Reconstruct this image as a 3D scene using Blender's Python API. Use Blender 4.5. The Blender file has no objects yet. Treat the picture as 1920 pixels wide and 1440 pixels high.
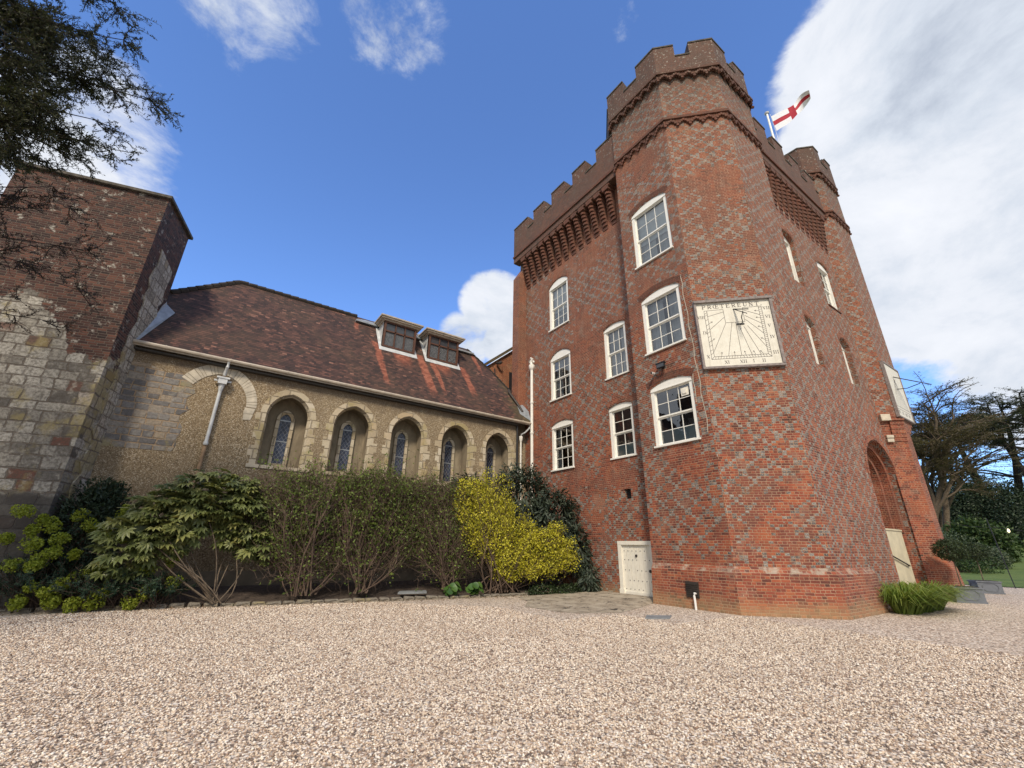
import bpy, math, random
import numpy as np
from mathutils import Vector, Matrix
random.seed(7); RNG = np.random.default_rng(11)
SC = bpy.context.scene
COL = SC.collection
R = math.radians

# ------------------------------------------------------------------ camera
CAM_F = 797.9            # focal length in pixels of the 1920 px wide photograph
CR = Vector((0.8210723, -0.5706281, 0.0149618))
CU = Vector((-0.2151432, -0.2850773, 0.9340473))
CB = Vector((-0.5287283, -0.7701393, -0.3568358))
EYE = Vector((0, 0, 1.6))
cd = bpy.data.cameras.new("camera"); cam = bpy.data.objects.new("camera", cd); COL.objects.link(cam)
cd.sensor_fit = 'HORIZONTAL'; cd.sensor_width = 36.0; cd.lens = CAM_F / 1920 * 36
cd.clip_start = 0.05; cd.clip_end = 3000
cam.matrix_world = Matrix(((CR.x, CU.x, CB.x, EYE.x), (CR.y, CU.y, CB.y, EYE.y), (CR.z, CU.z, CB.z, EYE.z), (0, 0, 0, 1)))
SC.camera = cam
SC.view_settings.view_transform = 'Standard'; SC.view_settings.look = 'None'
SC.view_settings.exposure = 0.28; SC.view_settings.gamma = 1.0

def ray(x, y):
    return (CR * ((x - 960) / CAM_F) - CU * ((y - 720) / CAM_F) - CB)
def at(x, y, dist):                       # world point on a sight line at a horizontal distance
    d = ray(x, y); return EYE + d * (dist / math.hypot(d.x, d.y))

# ------------------------------------------------------------------ node helper
class NT:
    def __init__(s, nt): s.nt = nt; s.n = nt.nodes; s.l = nt.links
    def node(s, t, **k):
        n = s.n.new(t)
        for a, b in k.items(): setattr(n, a, b)
        return n
    def put(s, sock, v):
        if v is None: return
        if hasattr(v, 'is_output') or isinstance(v, bpy.types.NodeSocket): s.l.new(v, sock)
        elif isinstance(v, (tuple, list)) and sock.type == 'RGBA' and len(v) == 3: sock.default_value = (*v, 1)
        else: sock.default_value = v
    def m(s, op, a, b=None, c=None, clamp=False):
        n = s.node('ShaderNodeMath', operation=op); n.use_clamp = clamp
        for i, v in enumerate((a, b, c)): s.put(n.inputs[i], v)
        return n.outputs[0]
    def vm(s, op, a, b=None):
        n = s.node('ShaderNodeVectorMath', operation=op)
        s.put(n.inputs[0], a); s.put(n.inputs[1], b)
        return n.outputs['Value'] if op in ('DOT_PRODUCT', 'LENGTH') else n.outputs[0]
    def smooth(s, x, a, b):
        n = s.node('ShaderNodeMapRange', interpolation_type='SMOOTHSTEP')
        s.put(n.inputs[0], x); n.inputs[1].default_value = a; n.inputs[2].default_value = b
        return n.outputs[0]
    def mix(s, f, a, b, mode='MIX'):
        n = s.node('ShaderNodeMix', data_type='RGBA', blend_type=mode)
        s.put(n.inputs[0], f); s.put(n.inputs[6], a); s.put(n.inputs[7], b)
        return n.outputs[2]
    def noise(s, vec, scale, detail=3, rough=.55, dist=0, out=0):
        n = s.node('ShaderNodeTexNoise'); s.put(n.inputs['Vector'], vec)
        n.inputs['Scale'].default_value = scale; n.inputs['Detail'].default_value = detail
        n.inputs['Roughness'].default_value = rough; n.inputs['Distortion'].default_value = dist
        return n.outputs[out]
    def white(s, vec):
        n = s.node('ShaderNodeTexWhiteNoise', noise_dimensions='3D'); s.put(n.inputs[0], vec); return n.outputs[0]
    def comb(s, x, y, z=0.0):
        n = s.node('ShaderNodeCombineXYZ'); s.put(n.inputs[0], x); s.put(n.inputs[1], y); s.put(n.inputs[2], z); return n.outputs[0]
    def sep(s, v):
        n = s.node('ShaderNodeSeparateXYZ'); s.put(n.inputs[0], v); return n.outputs
    def ramp(s, f, stops, interp='LINEAR'):
        n = s.node('ShaderNodeValToRGB'); n.color_ramp.interpolation = interp
        e = n.color_ramp.elements
        while len(e) < len(stops): e.new(.5)
        for i, (p, c) in enumerate(stops): e[i].position = p; e[i].color = (*c, 1)
        s.put(n.inputs[0], f); return n.outputs[0]
    def bump(s, h, strength=.5, dist=.01):
        n = s.node('ShaderNodeBump'); s.put(n.inputs['Height'], h)
        n.inputs['Strength'].default_value = strength; n.inputs['Distance'].default_value = dist
        return n.outputs[0]

def mat(name):
    m = bpy.data.materials.new(name); m.use_nodes = True
    t = NT(m.node_tree); bs = m.node_tree.nodes['Principled BSDF']
    bs.inputs['Roughness'].default_value = .85
    return m, t, bs
def uvz(t):
    n = t.node('ShaderNodeUVMap'); return n.outputs[0]
def pos(t):
    return t.node('ShaderNodeNewGeometry').outputs['Position']

# ------------------------------------------------------------------ sky and sun
SUN_EL, SUN_AZ = R(42), Vector((-.62, -.78, 0)).normalized()
w = bpy.data.worlds.new("World"); SC.world = w; w.use_nodes = True
t = NT(w.node_tree); bg = w.node_tree.nodes['Background']
sky = t.node('ShaderNodeTexSky', sky_type='NISHITA'); sky.sun_disc = False
sky.sun_elevation = SUN_EL; sky.sun_rotation = math.atan2(SUN_AZ.x, SUN_AZ.y)
sky.air_density = 1.0; sky.dust_density = .3; sky.ozone_density = 2.2
gen = t.vm('NORMALIZE', t.node('ShaderNodeTexCoord').outputs['Generated'])
def blob(px, py, r0, r1, amp):
    d = ray(px, py).normalized()
    return t.m('MULTIPLY', t.smooth(t.vm('DOT_PRODUCT', gen, tuple(d)), math.cos(R(r0)), math.cos(R(r1))), amp)
cov = None
for b in ((1960, 130, 24, 11, .95), (1840, 330, 24, 9, .95), (1790, 440, 16, 7, .95), (1970, 540, 12, 6, .85), (1640, 440, 13, 3, .75),
          (1910, 785, 5, 2, .58), (2400, 300, 30, 10, .9),
          (925, 570, 6.5, 3.0, .72), (870, 640, 6.0, 2.5, .66), (955, 640, 6, 2, .8), (740, 30, 10, 2, .51), (470, 5, 12, 2, .50), (520, 100, 6, 2, .45), (455, 288, 3.5, 1, .40),
          (170, 250, 12, 3, .62), (60, 330, 12, 4, .66), (190, 300, 6, 2, .6), (600, 560, 6, 1, .33), (390, 420, 6, 1, .38), (835, 205, 4, 1, .36), (1170, 40, 4, 1, .40), (620, 150, 5, 1, .4)):
    v = blob(*b); cov = v if cov is None else t.m('MAXIMUM', cov, v)
behind = t.m('MULTIPLY', t.smooth(t.vm('DOT_PRODUCT', gen, tuple(Vector((CB.x, CB.y, 0)).normalized())), -.05, .45), .86)  # unseen cloud cover behind the camera, thickened to whiten the light and reflections
cov = t.m('MAXIMUM', cov, behind)
west = t.m('MULTIPLY', t.smooth(t.vm('DOT_PRODUCT', gen, tuple(Vector((-.86, .30, .42)).normalized())), math.cos(R(38)), math.cos(R(20))), .9)  # unseen cloud bank added so the window panes reflect pale grey
cov = t.m('MAXIMUM', cov, west)
st = t.vm('MULTIPLY', gen, (1.0, 1.0, 1.7))
n1 = t.noise(st, 4.2, 12, .66, .35)
n2 = t.noise(t.vm('ADD', st, (3.1, 1.7, .4)), 11.0, 6, .62, .6)
nn = t.m('ADD', t.m('MULTIPLY', n1, .75), t.m('MULTIPLY', n2, .25))
mask = t.smooth(t.m('ADD', cov, nn), .95, 1.17)
shade = t.noise(t.vm('ADD', st, (.3, .1, .12)), 3.4, 11, .62, .3)
cl = t.ramp(shade, [(.32, (.42, .47, .56)), (.45, (.58, .63, .71)), (.56, (.70, .73, .79)), (.72, (.78, .80, .85))])
skyc = t.mix(1.0, sky.outputs[0], (.205, .205, .205), 'MULTIPLY')
skyc = t.mix(1.0, skyc, (.66, .83, 1.12), 'MULTIPLY')
t.put(bg.inputs[0], t.mix(mask, skyc, cl)); bg.inputs[1].default_value = 1.0
sd_ = bpy.data.lights.new("sun", 'SUN'); so = bpy.data.objects.new("sun", sd_); COL.objects.link(so)
sd_.energy = 3.0; sd_.angle = R(9); sd_.color = (1.0, .87, .70)
sdir = Vector((SUN_AZ.x * math.cos(SUN_EL), SUN_AZ.y * math.cos(SUN_EL), math.sin(SUN_EL)))
so.rotation_euler = sdir.to_track_quat('Z', 'Y').to_euler(); so.location = (0, 0, 60)
SC.cycles.max_bounces = 6; SC.cycles.transparent_max_bounces = 8

# ------------------------------------------------------------------ object helpers
def thing(name, label, cat, loc=(0, 0, 0), group=None):
    o = bpy.data.objects.new(name, None); COL.objects.link(o); o.empty_display_size = .2
    o.location = loc; o['label'] = label; o['category'] = cat
    if group: o['group'] = group
    return o
def tag(o, label, cat, group=None):
    o['label'] = label; o['category'] = cat
    if group: o['group'] = group
    return o
def kid(o, parent):
    o.parent = parent
    p = parent; off = Vector((0, 0, 0))
    while p: off += Vector(p.location); p = p.parent
    o.location = Vector(o.location) - off
    return o

class MB:
    def __init__(s): s.v = []; s.f = []; s.uv = []; s.mi = []; s.mats = []
    def face(s, pts, uv=None, m=0):
        pts = [Vector(p) for p in pts]
        if uv is None:
            n = Vector((0, 0, 0))
            for i in range(len(pts)):
                a, b = pts[i], pts[(i + 1) % len(pts)]
                n += Vector(((a.y - b.y) * (a.z + b.z), (a.z - b.z) * (a.x + b.x), (a.x - b.x) * (a.y + b.y)))
            if n.length < 1e-12: return
            n.normalize()
            if abs(n.z) > .75: uv = [(p.x, p.y) for p in pts]
            else:
                tt = Vector((-n.y, n.x, 0)).normalized(); uv = [(p.dot(tt), p.z) for p in pts]
        i = len(s.v); s.v += [tuple(p) for p in pts]; s.f.append(tuple(range(i, i + len(pts)))); s.uv += list(uv); s.mi.append(m)
    def box(s, a, b, m=0, M=None):
        x0, y0, z0 = a; x1, y1, z1 = b
        c = [(x0, y0, z0), (x1, y0, z0), (x1, y1, z0), (x0, y1, z0), (x0, y0, z1), (x1, y0, z1), (x1, y1, z1), (x0, y1, z1)]
        c = [Vector(p) for p in c]
        if M is not None: c = [M @ p for p in c]
        for q in ((3, 2, 1, 0), (4, 5, 6, 7), (0, 1, 5, 4), (1, 2, 6, 5), (2, 3, 7, 6), (3, 0, 4, 7)):
            s.face([c[i] for i in q], m=m)
    def lbox(s, F, u0, u1, z0, z1, d0, d1, m=0):      # box in a wall frame F=(O,t): d is depth INTO the wall
        P = lambda u, z, d: lp(F, u, z, d)
        c = [P(u0, z0, d0), P(u1, z0, d0), P(u1, z1, d0), P(u0, z1, d0), P(u0, z0, d1), P(u1, z0, d1), P(u1, z1, d1), P(u0, z1, d1)]
        for q in ((0, 1, 2, 3), (5, 4, 7, 6), (4, 0, 3, 7), (1, 5, 6, 2), (3, 2, 6, 7), (4, 5, 1, 0)):
            s.face([c[i] for i in q], m=m)
    def prism(s, poly, z0, z1, m=0, cap=True, base=False):   # poly counter-clockwise from above
        n = len(poly)
        for i in range(n):
            a, b = poly[i], poly[(i + 1) % n]
            s.face([(a[0], a[1], z0), (b[0], b[1], z0), (b[0], b[1], z1), (a[0], a[1], z1)], m=m)
        if cap: s.face([(p[0], p[1], z1) for p in poly], m=m)
        if base: s.face([(p[0], p[1], z0) for p in reversed(poly)], m=m)
    def lprism(s, F, prof, d0, d1, m=0):       # extrude a wall-frame outline (u,z), counter-clockwise seen from outside
        n = len(prof)
        for i in range(n):
            a, b = prof[i], prof[(i + 1) % n]
            s.face([lp(F, a[0], a[1], d1), lp(F, b[0], b[1], d1), lp(F, b[0], b[1], d0), lp(F, a[0], a[1], d0)], m=m)
        s.face([lp(F, u, z, d0) for u, z in prof], m=m)
        s.face([lp(F, u, z, d1) for u, z in reversed(prof)], m=m)
    def tube(s, pts, rad, n=8, m=0, cap=True):
        pts = [Vector(p) for p in pts]; rings = []
        if not hasattr(rad, '__len__'): rad = [rad] * len(pts)
        for i, p in enumerate(pts):
            d = (pts[min(i + 1, len(pts) - 1)] - pts[max(i - 1, 0)]).normalized()
            a = d.cross(Vector((0, 0, 1)) if abs(d.z) < .95 else Vector((1, 0, 0))).normalized(); b = d.cross(a)
            rings.append([p + (a * math.cos(k * 2 * math.pi / n) + b * math.sin(k * 2 * math.pi / n)) * rad[i] for k in range(n)])
        for i in range(len(rings) - 1):
            for k in range(n):
                k2 = (k + 1) % n; s.face([rings[i][k], rings[i + 1][k], rings[i + 1][k2], rings[i][k2]], uv=[(0, 0), (0, 1), (1, 1), (1, 0)], m=m)
        if cap:
            s.face(rings[0], m=m); s.face(list(reversed(rings[-1])), m=m)
    def build(s, name, material, parent=None, smooth=False, loc=None):
        me = bpy.data.meshes.new(name); me.from_pydata(s.v, [], s.f)
        ul = me.uv_layers.new(name='UVMap')
        ul.data.foreach_set('uv', np.array(s.uv, dtype=np.float32).ravel())
        ms = material if isinstance(material, (list, tuple)) else [material]
        for q in ms: me.materials.append(q)
        me.polygons.foreach_set('material_index', s.mi)
        if smooth: me.polygons.foreach_set('use_smooth', [True] * len(s.f))
        me.update()
        o = bpy.data.objects.new(name, me); COL.objects.link(o)
        if parent: kid(o, parent)
        return o

def lp(F, u, z, d):
    O, tt = F; return Vector((O[0] + tt[0] * u + tt[1] * d * 1.0, O[1] + tt[1] * u - tt[0] * d, z)) if False else Vector((O[0] + tt[0] * u - tt[1] * d, O[1] + tt[1] * u + tt[0] * d, z))
# outward normal n = t x z = (t.y, -t.x);  depth goes along -n = (-t.y, t.x)

def arc_seg(u0, u1, zs, rise, k=10):
    h = (u1 - u0) / 2; rad = (h * h + rise * rise) / (2 * rise); c = (u0 + u1) / 2; zc = zs + rise - rad; a0 = math.asin(h / rad)
    return [(c + rad * math.sin(a0 * (2 * i / k - 1)), zc + rad * math.cos(a0 * (2 * i / k - 1))) for i in range(k + 1)]
def arc_pt(u0, u1, zs, rise, k=8):
    h = (u1 - u0) / 2; rad = (rise * rise + h * h) / (2 * h); L = []
    if rise > h:
        a1 = math.asin(min(1, rise / rad))
        for i in range(k + 1):
            a = a1 * i / k; L.append((u0 + rad - rad * math.cos(a), zs + rad * math.sin(a)))
    else:
        for i in range(k + 1):
            q = i / k; L.append((u0 + h * (1 - math.cos(q * math.pi / 2)), zs + rise * math.sin(q * math.pi / 2)))
    return L + [(u0 + u1 - u, z) for u, z in reversed(L[:-1])]
def top_of(h):
    if h['kind'] == 'seg': return arc_seg(h['u0'], h['u1'], h['zs'], h['rise'])
    if h['kind'] == 'pt': return arc_pt(h['u0'], h['u1'], h['zs'], h['rise'])
    return [(h['u0'], h['zs']), (h['u1'], h['zs'])]
def hole(u0, u1, z0, zs, kind='rect', rise=0, depth=.15):
    return dict(u0=u0, u1=u1, z0=z0, zs=zs, kind=kind, rise=rise, depth=depth)
def wall_panel(mb, F, L, z0, z1, holes=(), uo=0.0, m=0):
    bb = []
    for h in holes:
        tp = top_of(h); h['tp'] = tp; h['zt'] = max(p[1] for p in tp); bb.append((h['u0'], h['u1'], h['z0'], h['zt']))
    us = sorted({0.0, L, *[b[0] for b in bb], *[b[1] for b in bb]}); zs = sorted({z0, z1, *[b[2] for b in bb], *[b[3] for b in bb]})
    q = lambda pts: mb.face([lp(F, u, z, 0) for u, z in pts], uv=[(u + uo, z) for u, z in pts], m=m)
    for i in range(len(us) - 1):
        for j in range(len(zs) - 1):
            cu, cz = (us[i] + us[i + 1]) / 2, (zs[j] + zs[j + 1]) / 2
            if any(b[0] < cu < b[1] and b[2] < cz < b[3] for b in bb): continue
            q([(us[i], zs[j]), (us[i + 1], zs[j]), (us[i + 1], zs[j + 1]), (us[i], zs[j + 1])])
    for h in holes:
        tp = h['tp']; zt = h['zt']
        for a, b in zip(tp, tp[1:]):
            if a[1] > zt - 1e-5 and b[1] > zt - 1e-5: continue
            pts = [a, b, (b[0], zt), (a[0], zt)]
            if abs(a[1] - zt) < 1e-6: pts = [a, b, (b[0], zt)]
            elif abs(b[1] - zt) < 1e-6: pts = [a, b, (a[0], zt)]
            q(pts)
        out = [(h['u0'], h['z0']), (h['u1'], h['z0'])] + list(reversed(tp))
        s = 0
        for a, b in zip(out, out[1:] + out[:1]):
            e = math.hypot(b[0] - a[0], b[1] - a[1])
            vert = abs(b[1] - a[1]) > abs(b[0] - a[0])
            D = h['depth']
            if vert: uv = [(a[0] + uo, a[1]), (b[0] + uo, b[1]), (b[0] + uo + D, b[1]), (a[0] + uo + D, a[1])]
            else: uv = [(a[0] + uo, a[1]), (b[0] + uo, b[1]), (b[0] + uo, b[1] + D), (a[0] + uo, a[1] + D)]
            mb.face([lp(F, a[0], a[1], 0), lp(F, b[0], b[1], 0), lp(F, b[0], b[1], D), lp(F, a[0], a[1], D)], uv=uv, m=m)

# ------------------------------------------------------------------ materials
def plain(name, c, rough=.7, var=.12, scale=6, metallic=0, bump=.1):
    m, t, b = mat(name)
    n = t.noise(pos(t), scale, 5, .6)
    k = t.ramp(n, [(.3, tuple(x * (1 - var) for x in c)), (.7, tuple(min(1, x * (1 + var)) for x in c))])
    t.put(b.inputs['Base Color'], k); b.inputs['Roughness'].default_value = rough; b.inputs['Metallic'].default_value = metallic
    if bump: t.put(b.inputs['Normal'], t.bump(n, bump, .01))
    return m

def brick(name, diaper=0.0, dark=0.0, worn=0.0, tint=(1, 1, 1), lattice=.62, patchscale=.35, base=True):
    m, t, b = mat(name)
    uv = uvz(t); P = pos(t); u0, v0, _ = t.sep(uv)
    nz = t.node('ShaderNodeTexNoise'); t.put(nz.inputs[0], uv); nz.inputs['Scale'].default_value = 2.2; nz.inputs['Detail'].default_value = 3
    w1 = t.m('SUBTRACT', nz.outputs[0], .5)
    v = t.m('ADD', v0, t.m('MULTIPLY', w1, .035)); u = t.m('ADD', u0, t.m('MULTIPLY', w1, .04))
    H = .074
    vr = t.m('DIVIDE', v, H); r = t.m('FLOOR', vr); fv = t.m('FRACT', vr)
    odd = t.m('MODULO', t.m('ABSOLUTE', r), 2.0)
    W = t.m('ADD', .118, t.m('MULTIPLY', odd, .118))
    rr = t.white(t.comb(r, 3.3, 1.1))
    cu = t.m('ADD', t.m('DIVIDE', t.m('ADD', u, t.m('MULTIPLY', rr, .05)), W), t.m('MULTIPLY', odd, .25))
    c = t.m('FLOOR', cu); fu = t.m('FRACT', cu)
    if diaper > 0:                       # grey headers set out in diamonds, broken up in patches
        ud = t.m('DIVIDE', t.m('ADD', u, t.m('MULTIPLY', rr, .02)), .118); hc = t.m('FLOOR', ud); fh = t.m('FRACT', ud)
        rh = t.white(t.comb(hc, r, 6.6)); La = None
        uc = t.m('ADD', t.m('MULTIPLY', t.m('ADD', hc, .5), .118), t.m('MULTIPLY', t.m('SUBTRACT', t.noise(uv, .8, 2), .5), .30))
        for sg in ('ADD', 'SUBTRACT'):
            q = t.m('ABSOLUTE', t.m('SUBTRACT', t.m('FRACT', t.m('DIVIDE', t.m(sg, uc, t.m('MULTIPLY', r, .0866)), lattice)), .5)); q = t.m('LESS_THAN', q, .098)
            La = q if La is None else t.m('MAXIMUM', La, q)
        pn = t.noise(P, patchscale, 4, .55)
        pm = t.smooth(t.m('ADD', pn, t.m('MULTIPLY', rh, .10)), .60 - .25 * diaper, .62 - .25 * diaper)
        DM = t.m('MULTIPLY', La, pm)
        fu = t.m('ADD', t.m('MULTIPLY', fu, t.m('SUBTRACT', 1.0, DM)), t.m('MULTIPLY', fh, DM))
        W = t.m('ADD', t.m('MULTIPLY', W, t.m('SUBTRACT', 1.0, DM)), t.m('MULTIPLY', .118, DM))
        c = t.m('ADD', t.m('MULTIPLY', c, t.m('SUBTRACT', 1.0, DM)), t.m('MULTIPLY', t.m('ADD', hc, 777.0), DM))
    du = t.m('MULTIPLY', t.m('MINIMUM', fu, t.m('SUBTRACT', 1.0, fu)), W)
    dv = t.m('MULTIPLY', t.m('MINIMUM', fv, t.m('SUBTRACT', 1.0, fv)), H)
    fine = t.noise(uv, 55, 2, .6)
    d = t.m('ADD', t.m('MINIMUM', du, dv), t.m('MULTIPLY', t.m('SUBTRACT', fine, .5), .007))
    brk = t.smooth(d, .003, .0085)                       # 1 inside a brick
    rnd = t.white(t.comb(c, r, odd))
    rnd2 = t.white(t.comb(r, c, 7.7))
    big = t.noise(P, .55, 4, .6); mid = t.noise(P, 1.9, 4, .6)
    k = t.m('ADD', t.m('ADD', .16, t.m('MULTIPLY', rnd, .62)), t.m('MULTIPLY', t.m('SUBTRACT', mid, .5), 1.1), clamp=True)
    col = t.ramp(k, [(0, (.052, .025, .021)), (.18, (.118, .036, .025)), (.42, (.212, .053, .031)), (.65, (.275, .070, .036)), (.85, (.33, .102, .045)), (1, (.235, .09, .050))])
    col = t.mix(t.m('MULTIPLY', t.smooth(big, .52, .60), .55), col, (.15, .058, .042))
    rp_ = t.noise(t.vm('ADD', P, (4, 1, 7)), .8, 5, .6)
    col = t.mix(t.m('MULTIPLY', t.smooth(rp_, .56, .61), .50), col, (.32, .095, .042))
    zz_ = t.sep(P)[2]
    brn = t.smooth(t.m('ADD', zz_, t.m('MULTIPLY', t.m('SUBTRACT', big, .5), 9.0)), 4.5, 11.5)
    col = t.mix(t.m('MULTIPLY', brn, .40), col, (.165, .075, .048))
    stn = t.noise(t.vm('MULTIPLY', P, (2.2, 2.2, .22)), 1.0, 5, .65)
    col = t.mix(t.m('MULTIPLY', t.smooth(stn, .56, .72), .5), col, (.075, .045, .034))
    if diaper > 0:
        grey = t.ramp(rnd2, [(0, (.05, .047, .048)), (.3, (.12, .118, .118)), (.6, (.25, .245, .235)), (1, (.35, .34, .315))])
        flint = t.noise(uv, 34, 3, .7)
        grey = t.mix(t.smooth(flint, .46, .60), t.mix(.55, grey, (.035, .032, .03)), t.mix(.45, grey, (.42, .40, .35)))
        col = t.mix(t.m('MULTIPLY', DM, .93), col, grey)
    z = t.sep(P)[2]
    yl = t.smooth(t.noise(t.vm('ADD', P, (9, 3, 1)), .9, 4, .65), .60, .74)
    col = t.mix(t.m('MULTIPLY', yl, .28), col, (.27, .13, .055))
    pal = t.smooth(t.noise(t.vm('ADD', P, (2, 8, 5)), 1.1, 6, .7), .55, .64)
    col = t.mix(t.m('MULTIPLY', pal, .26), col, (.33, .25, .19))
    mort = t.mix(t.smooth(t.noise(P, 2.4, 3), .35, .65), (.36, .21, .125), (.47, .32, .21))
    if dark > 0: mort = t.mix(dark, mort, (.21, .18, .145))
    col = t.mix(brk, mort, col)
    # weathered soot and lichen high on the parapets
    hz = t.m('MULTIPLY', t.smooth(t.m('ADD', z, t.m('MULTIPLY', t.m('SUBTRACT', mid, .5), 2.5)), 17.0, 22.5), .80)
    col = t.mix(t.m('MAXIMUM', hz, dark), col, t.mix(.82, col, (.062, .052, .043)))
    lich = t.m('MULTIPLY', t.smooth(t.noise(P, 9, 3, .6), .60, .66), t.smooth(z, 18.6, 20.5))
    col = t.mix(t.m('MULTIPLY', lich, .6), col, (.42, .41, .36))
    if base:
        lo = t.smooth(t.m('ADD', z, t.m('MULTIPLY', t.m('SUBTRACT', mid, .5), .7)), .55, .02)
        col = t.mix(t.m('MULTIPLY', lo, .8), col, t.mix(.45, col, (.40, .33, .17)))
    if worn > 0:
        col = t.mix(t.m('MULTIPLY', t.smooth(t.noise(P, 3.1, 5, .7), .45, .65), worn), col, (.40, .35, .28))
    col = t.mix(1.0, col, (*tint, 1), 'MULTIPLY')
    t.put(b.inputs['Base Color'], col); b.inputs['Roughness'].default_value = .92
    hgt = t.m('ADD', t.m('MULTIPLY', brk, .7), t.m('ADD', t.m('MULTIPLY', fine, .35), t.m('MULTIPLY', rnd, .25)))
    t.put(b.inputs['Normal'], t.bump(hgt, .9, .014))
    return m
M = {}
M['brick'] = brick('tower_brick', diaper=.55, tint=(1.0, 1.0, 1.0))
M['brick_front'] = brick('tower_front_brick', diaper=.52, patchscale=.42, lattice=.62)
M['brick_right'] = brick('tower_right_brick', diaper=.85, lattice=.62)
M['brick_left'] = brick('tower_left_brick', diaper=.46, patchscale=.42, lattice=.62)
M['brick_plain'] = brick('plain_brick', base=True)
M['brick_arch'] = brick('gate_brick', tint=(.98, .97, .97))
M['brick_dark'] = brick('parapet_brick', dark=.66, base=False)
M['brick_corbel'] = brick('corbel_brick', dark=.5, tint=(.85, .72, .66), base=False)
M['brick_grey'] = brick('weathered_plinth_brick', worn=.8, base=False)
M['brick_annex'] = brick('annex_brick', tint=(1.1, 1.05, .9))
M['white'] = plain('white_paint', (.80, .79, .73), .45, .05, 9, bump=.05)
M['cream'] = plain('cream_paint', (.76, .73, .64), .5, .07, 7, bump=.08)
M['lead'] = plain('lead_sheet', (.30, .33, .36), .5, .25, 4, .3)
M['leadpale'] = plain('pale_lead', (.52, .54, .55), .55, .2, 4, .1)
M['black'] = plain('black_iron', (.018, .018, .02), .5, .2)
M['iron'] = plain('rusty_iron', (.035, .028, .024), .6, .4)
M['wood'] = plain('dark_oak', (.085, .035, .02), .55, .35, 14)
M['gutter'] = plain('old_cream_gutter', (.42, .37, .30), .6, .2, 5)
M['silver'] = plain('weathered_oak_frame', (.22, .19, .18), .8, .35, 12)
M['coping'] = plain('lichen_stone_coping', (.085, .075, .06), .95, .6, 7)
M['pale_stone'] = plain('pale_stone', (.50, .45, .36), .9, .25, 4, bump=.3)
M['render_cream'] = plain('cream_render', (.52, .47, .33), .85, .14, 3)
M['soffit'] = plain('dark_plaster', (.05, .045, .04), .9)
M['room'] = plain('dark_room', (.035, .034, .034), .95)
M['curtain'] = plain('white_curtain', (.62, .63, .64), .9, .08)
M['blind'] = plain('roller_blind', (.72, .74, .76), .9, .04)
M['sash_lamp'] = plain('room_lamp', (.8, .7, .4), .5)

def glass(name, tint=(.01, .012, .015), mirror=.11, frost=None):
    m, t, b = mat(name)
    if frost:
        b.inputs['Base Color'].default_value = (*frost, 1); b.inputs['Roughness'].default_value = .35; return m
    nt = m.node_tree; nt.nodes.remove(b); out = nt.nodes['Material Output']
    gl = t.node('ShaderNodeBsdfGlossy'); gl.inputs['Roughness'].default_value = .02
    nrm = t.bump(t.noise(pos(t), 2.2, 2), .25, .02); t.put(gl.inputs['Normal'], nrm)
    tr = t.node('ShaderNodeBsdfTransparent'); tr.inputs[0].default_value = (.86, .9, .9, 1)
    fr = t.node('ShaderNodeFresnel'); fr.inputs[0].default_value = 1.5
    f = t.m('ADD', t.m('MULTIPLY', fr.outputs[0], 1.5), mirror, clamp=True)
    mx = t.node('ShaderNodeMixShader'); t.put(mx.inputs[0], f); t.put(mx.inputs[1], tr.outputs[0]); t.put(mx.inputs[2], gl.outputs[0])
    t.put(out.inputs[0], mx.outputs[0]); return m
M['glass'] = glass('window_glass')
M['frost'] = glass('frosted_glass', frost=(.26, .33, .35))

def leaded(name, pitch=.13, lead=(.30, .31, .33), body=(.012, .017, .028)):
    m, t, b = mat(name); uv = uvz(t); u, v, _ = t.sep(uv); L = None; cid = []
    for sg in ('ADD', 'SUBTRACT'):
        q = t.m('DIVIDE', t.m(sg, t.m('MULTIPLY', u, 1.35), v), pitch); cid.append(t.m('FLOOR', q))
        q = t.m('ABSOLUTE', t.m('SUBTRACT', t.m('FRACT', q), .5)); q = t.m('GREATER_THAN', q, .455)
        L = q if L is None else t.m('MAXIMUM', L, q)
    rnd = t.white(t.comb(cid[0], cid[1], 2.0)); rn2 = t.white(t.comb(cid[1], cid[0], 5.0))
    t.put(b.inputs['Base Color'], t.mix(L, t.mix(rnd, body, tuple(x * 3.5 for x in body)), lead))
    t.put(b.inputs['Roughness'], t.m('ADD', .04, t.m('MULTIPLY', L, .6)))
    b.inputs['Specular IOR Level'].default_value = .4
    # every quarry sits at a slightly different angle
    nv = t.vm('ADD', t.node('ShaderNodeNewGeometry').outputs['Normal'], t.vm('MULTIPLY', t.vm('SUBTRACT', t.comb(rnd, rn2, t.white(t.comb(cid[0], cid[1], 9.0))), (.5, .5, .5)), (.22, .22, .22)))
    t.put(b.inputs['Normal'], t.vm('NORMALIZE', nv))
    return m
M['leaded'] = leaded('leaded_glass', .19, (.17, .18, .20), (.012, .016, .028)); M['leaded_small'] = leaded('small_leaded_glass', .085, (.36, .37, .37), (.016, .018, .022))
M['darkglass'] = plain('dark_pane', (.05, .055, .065), .05, .1); 

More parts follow.
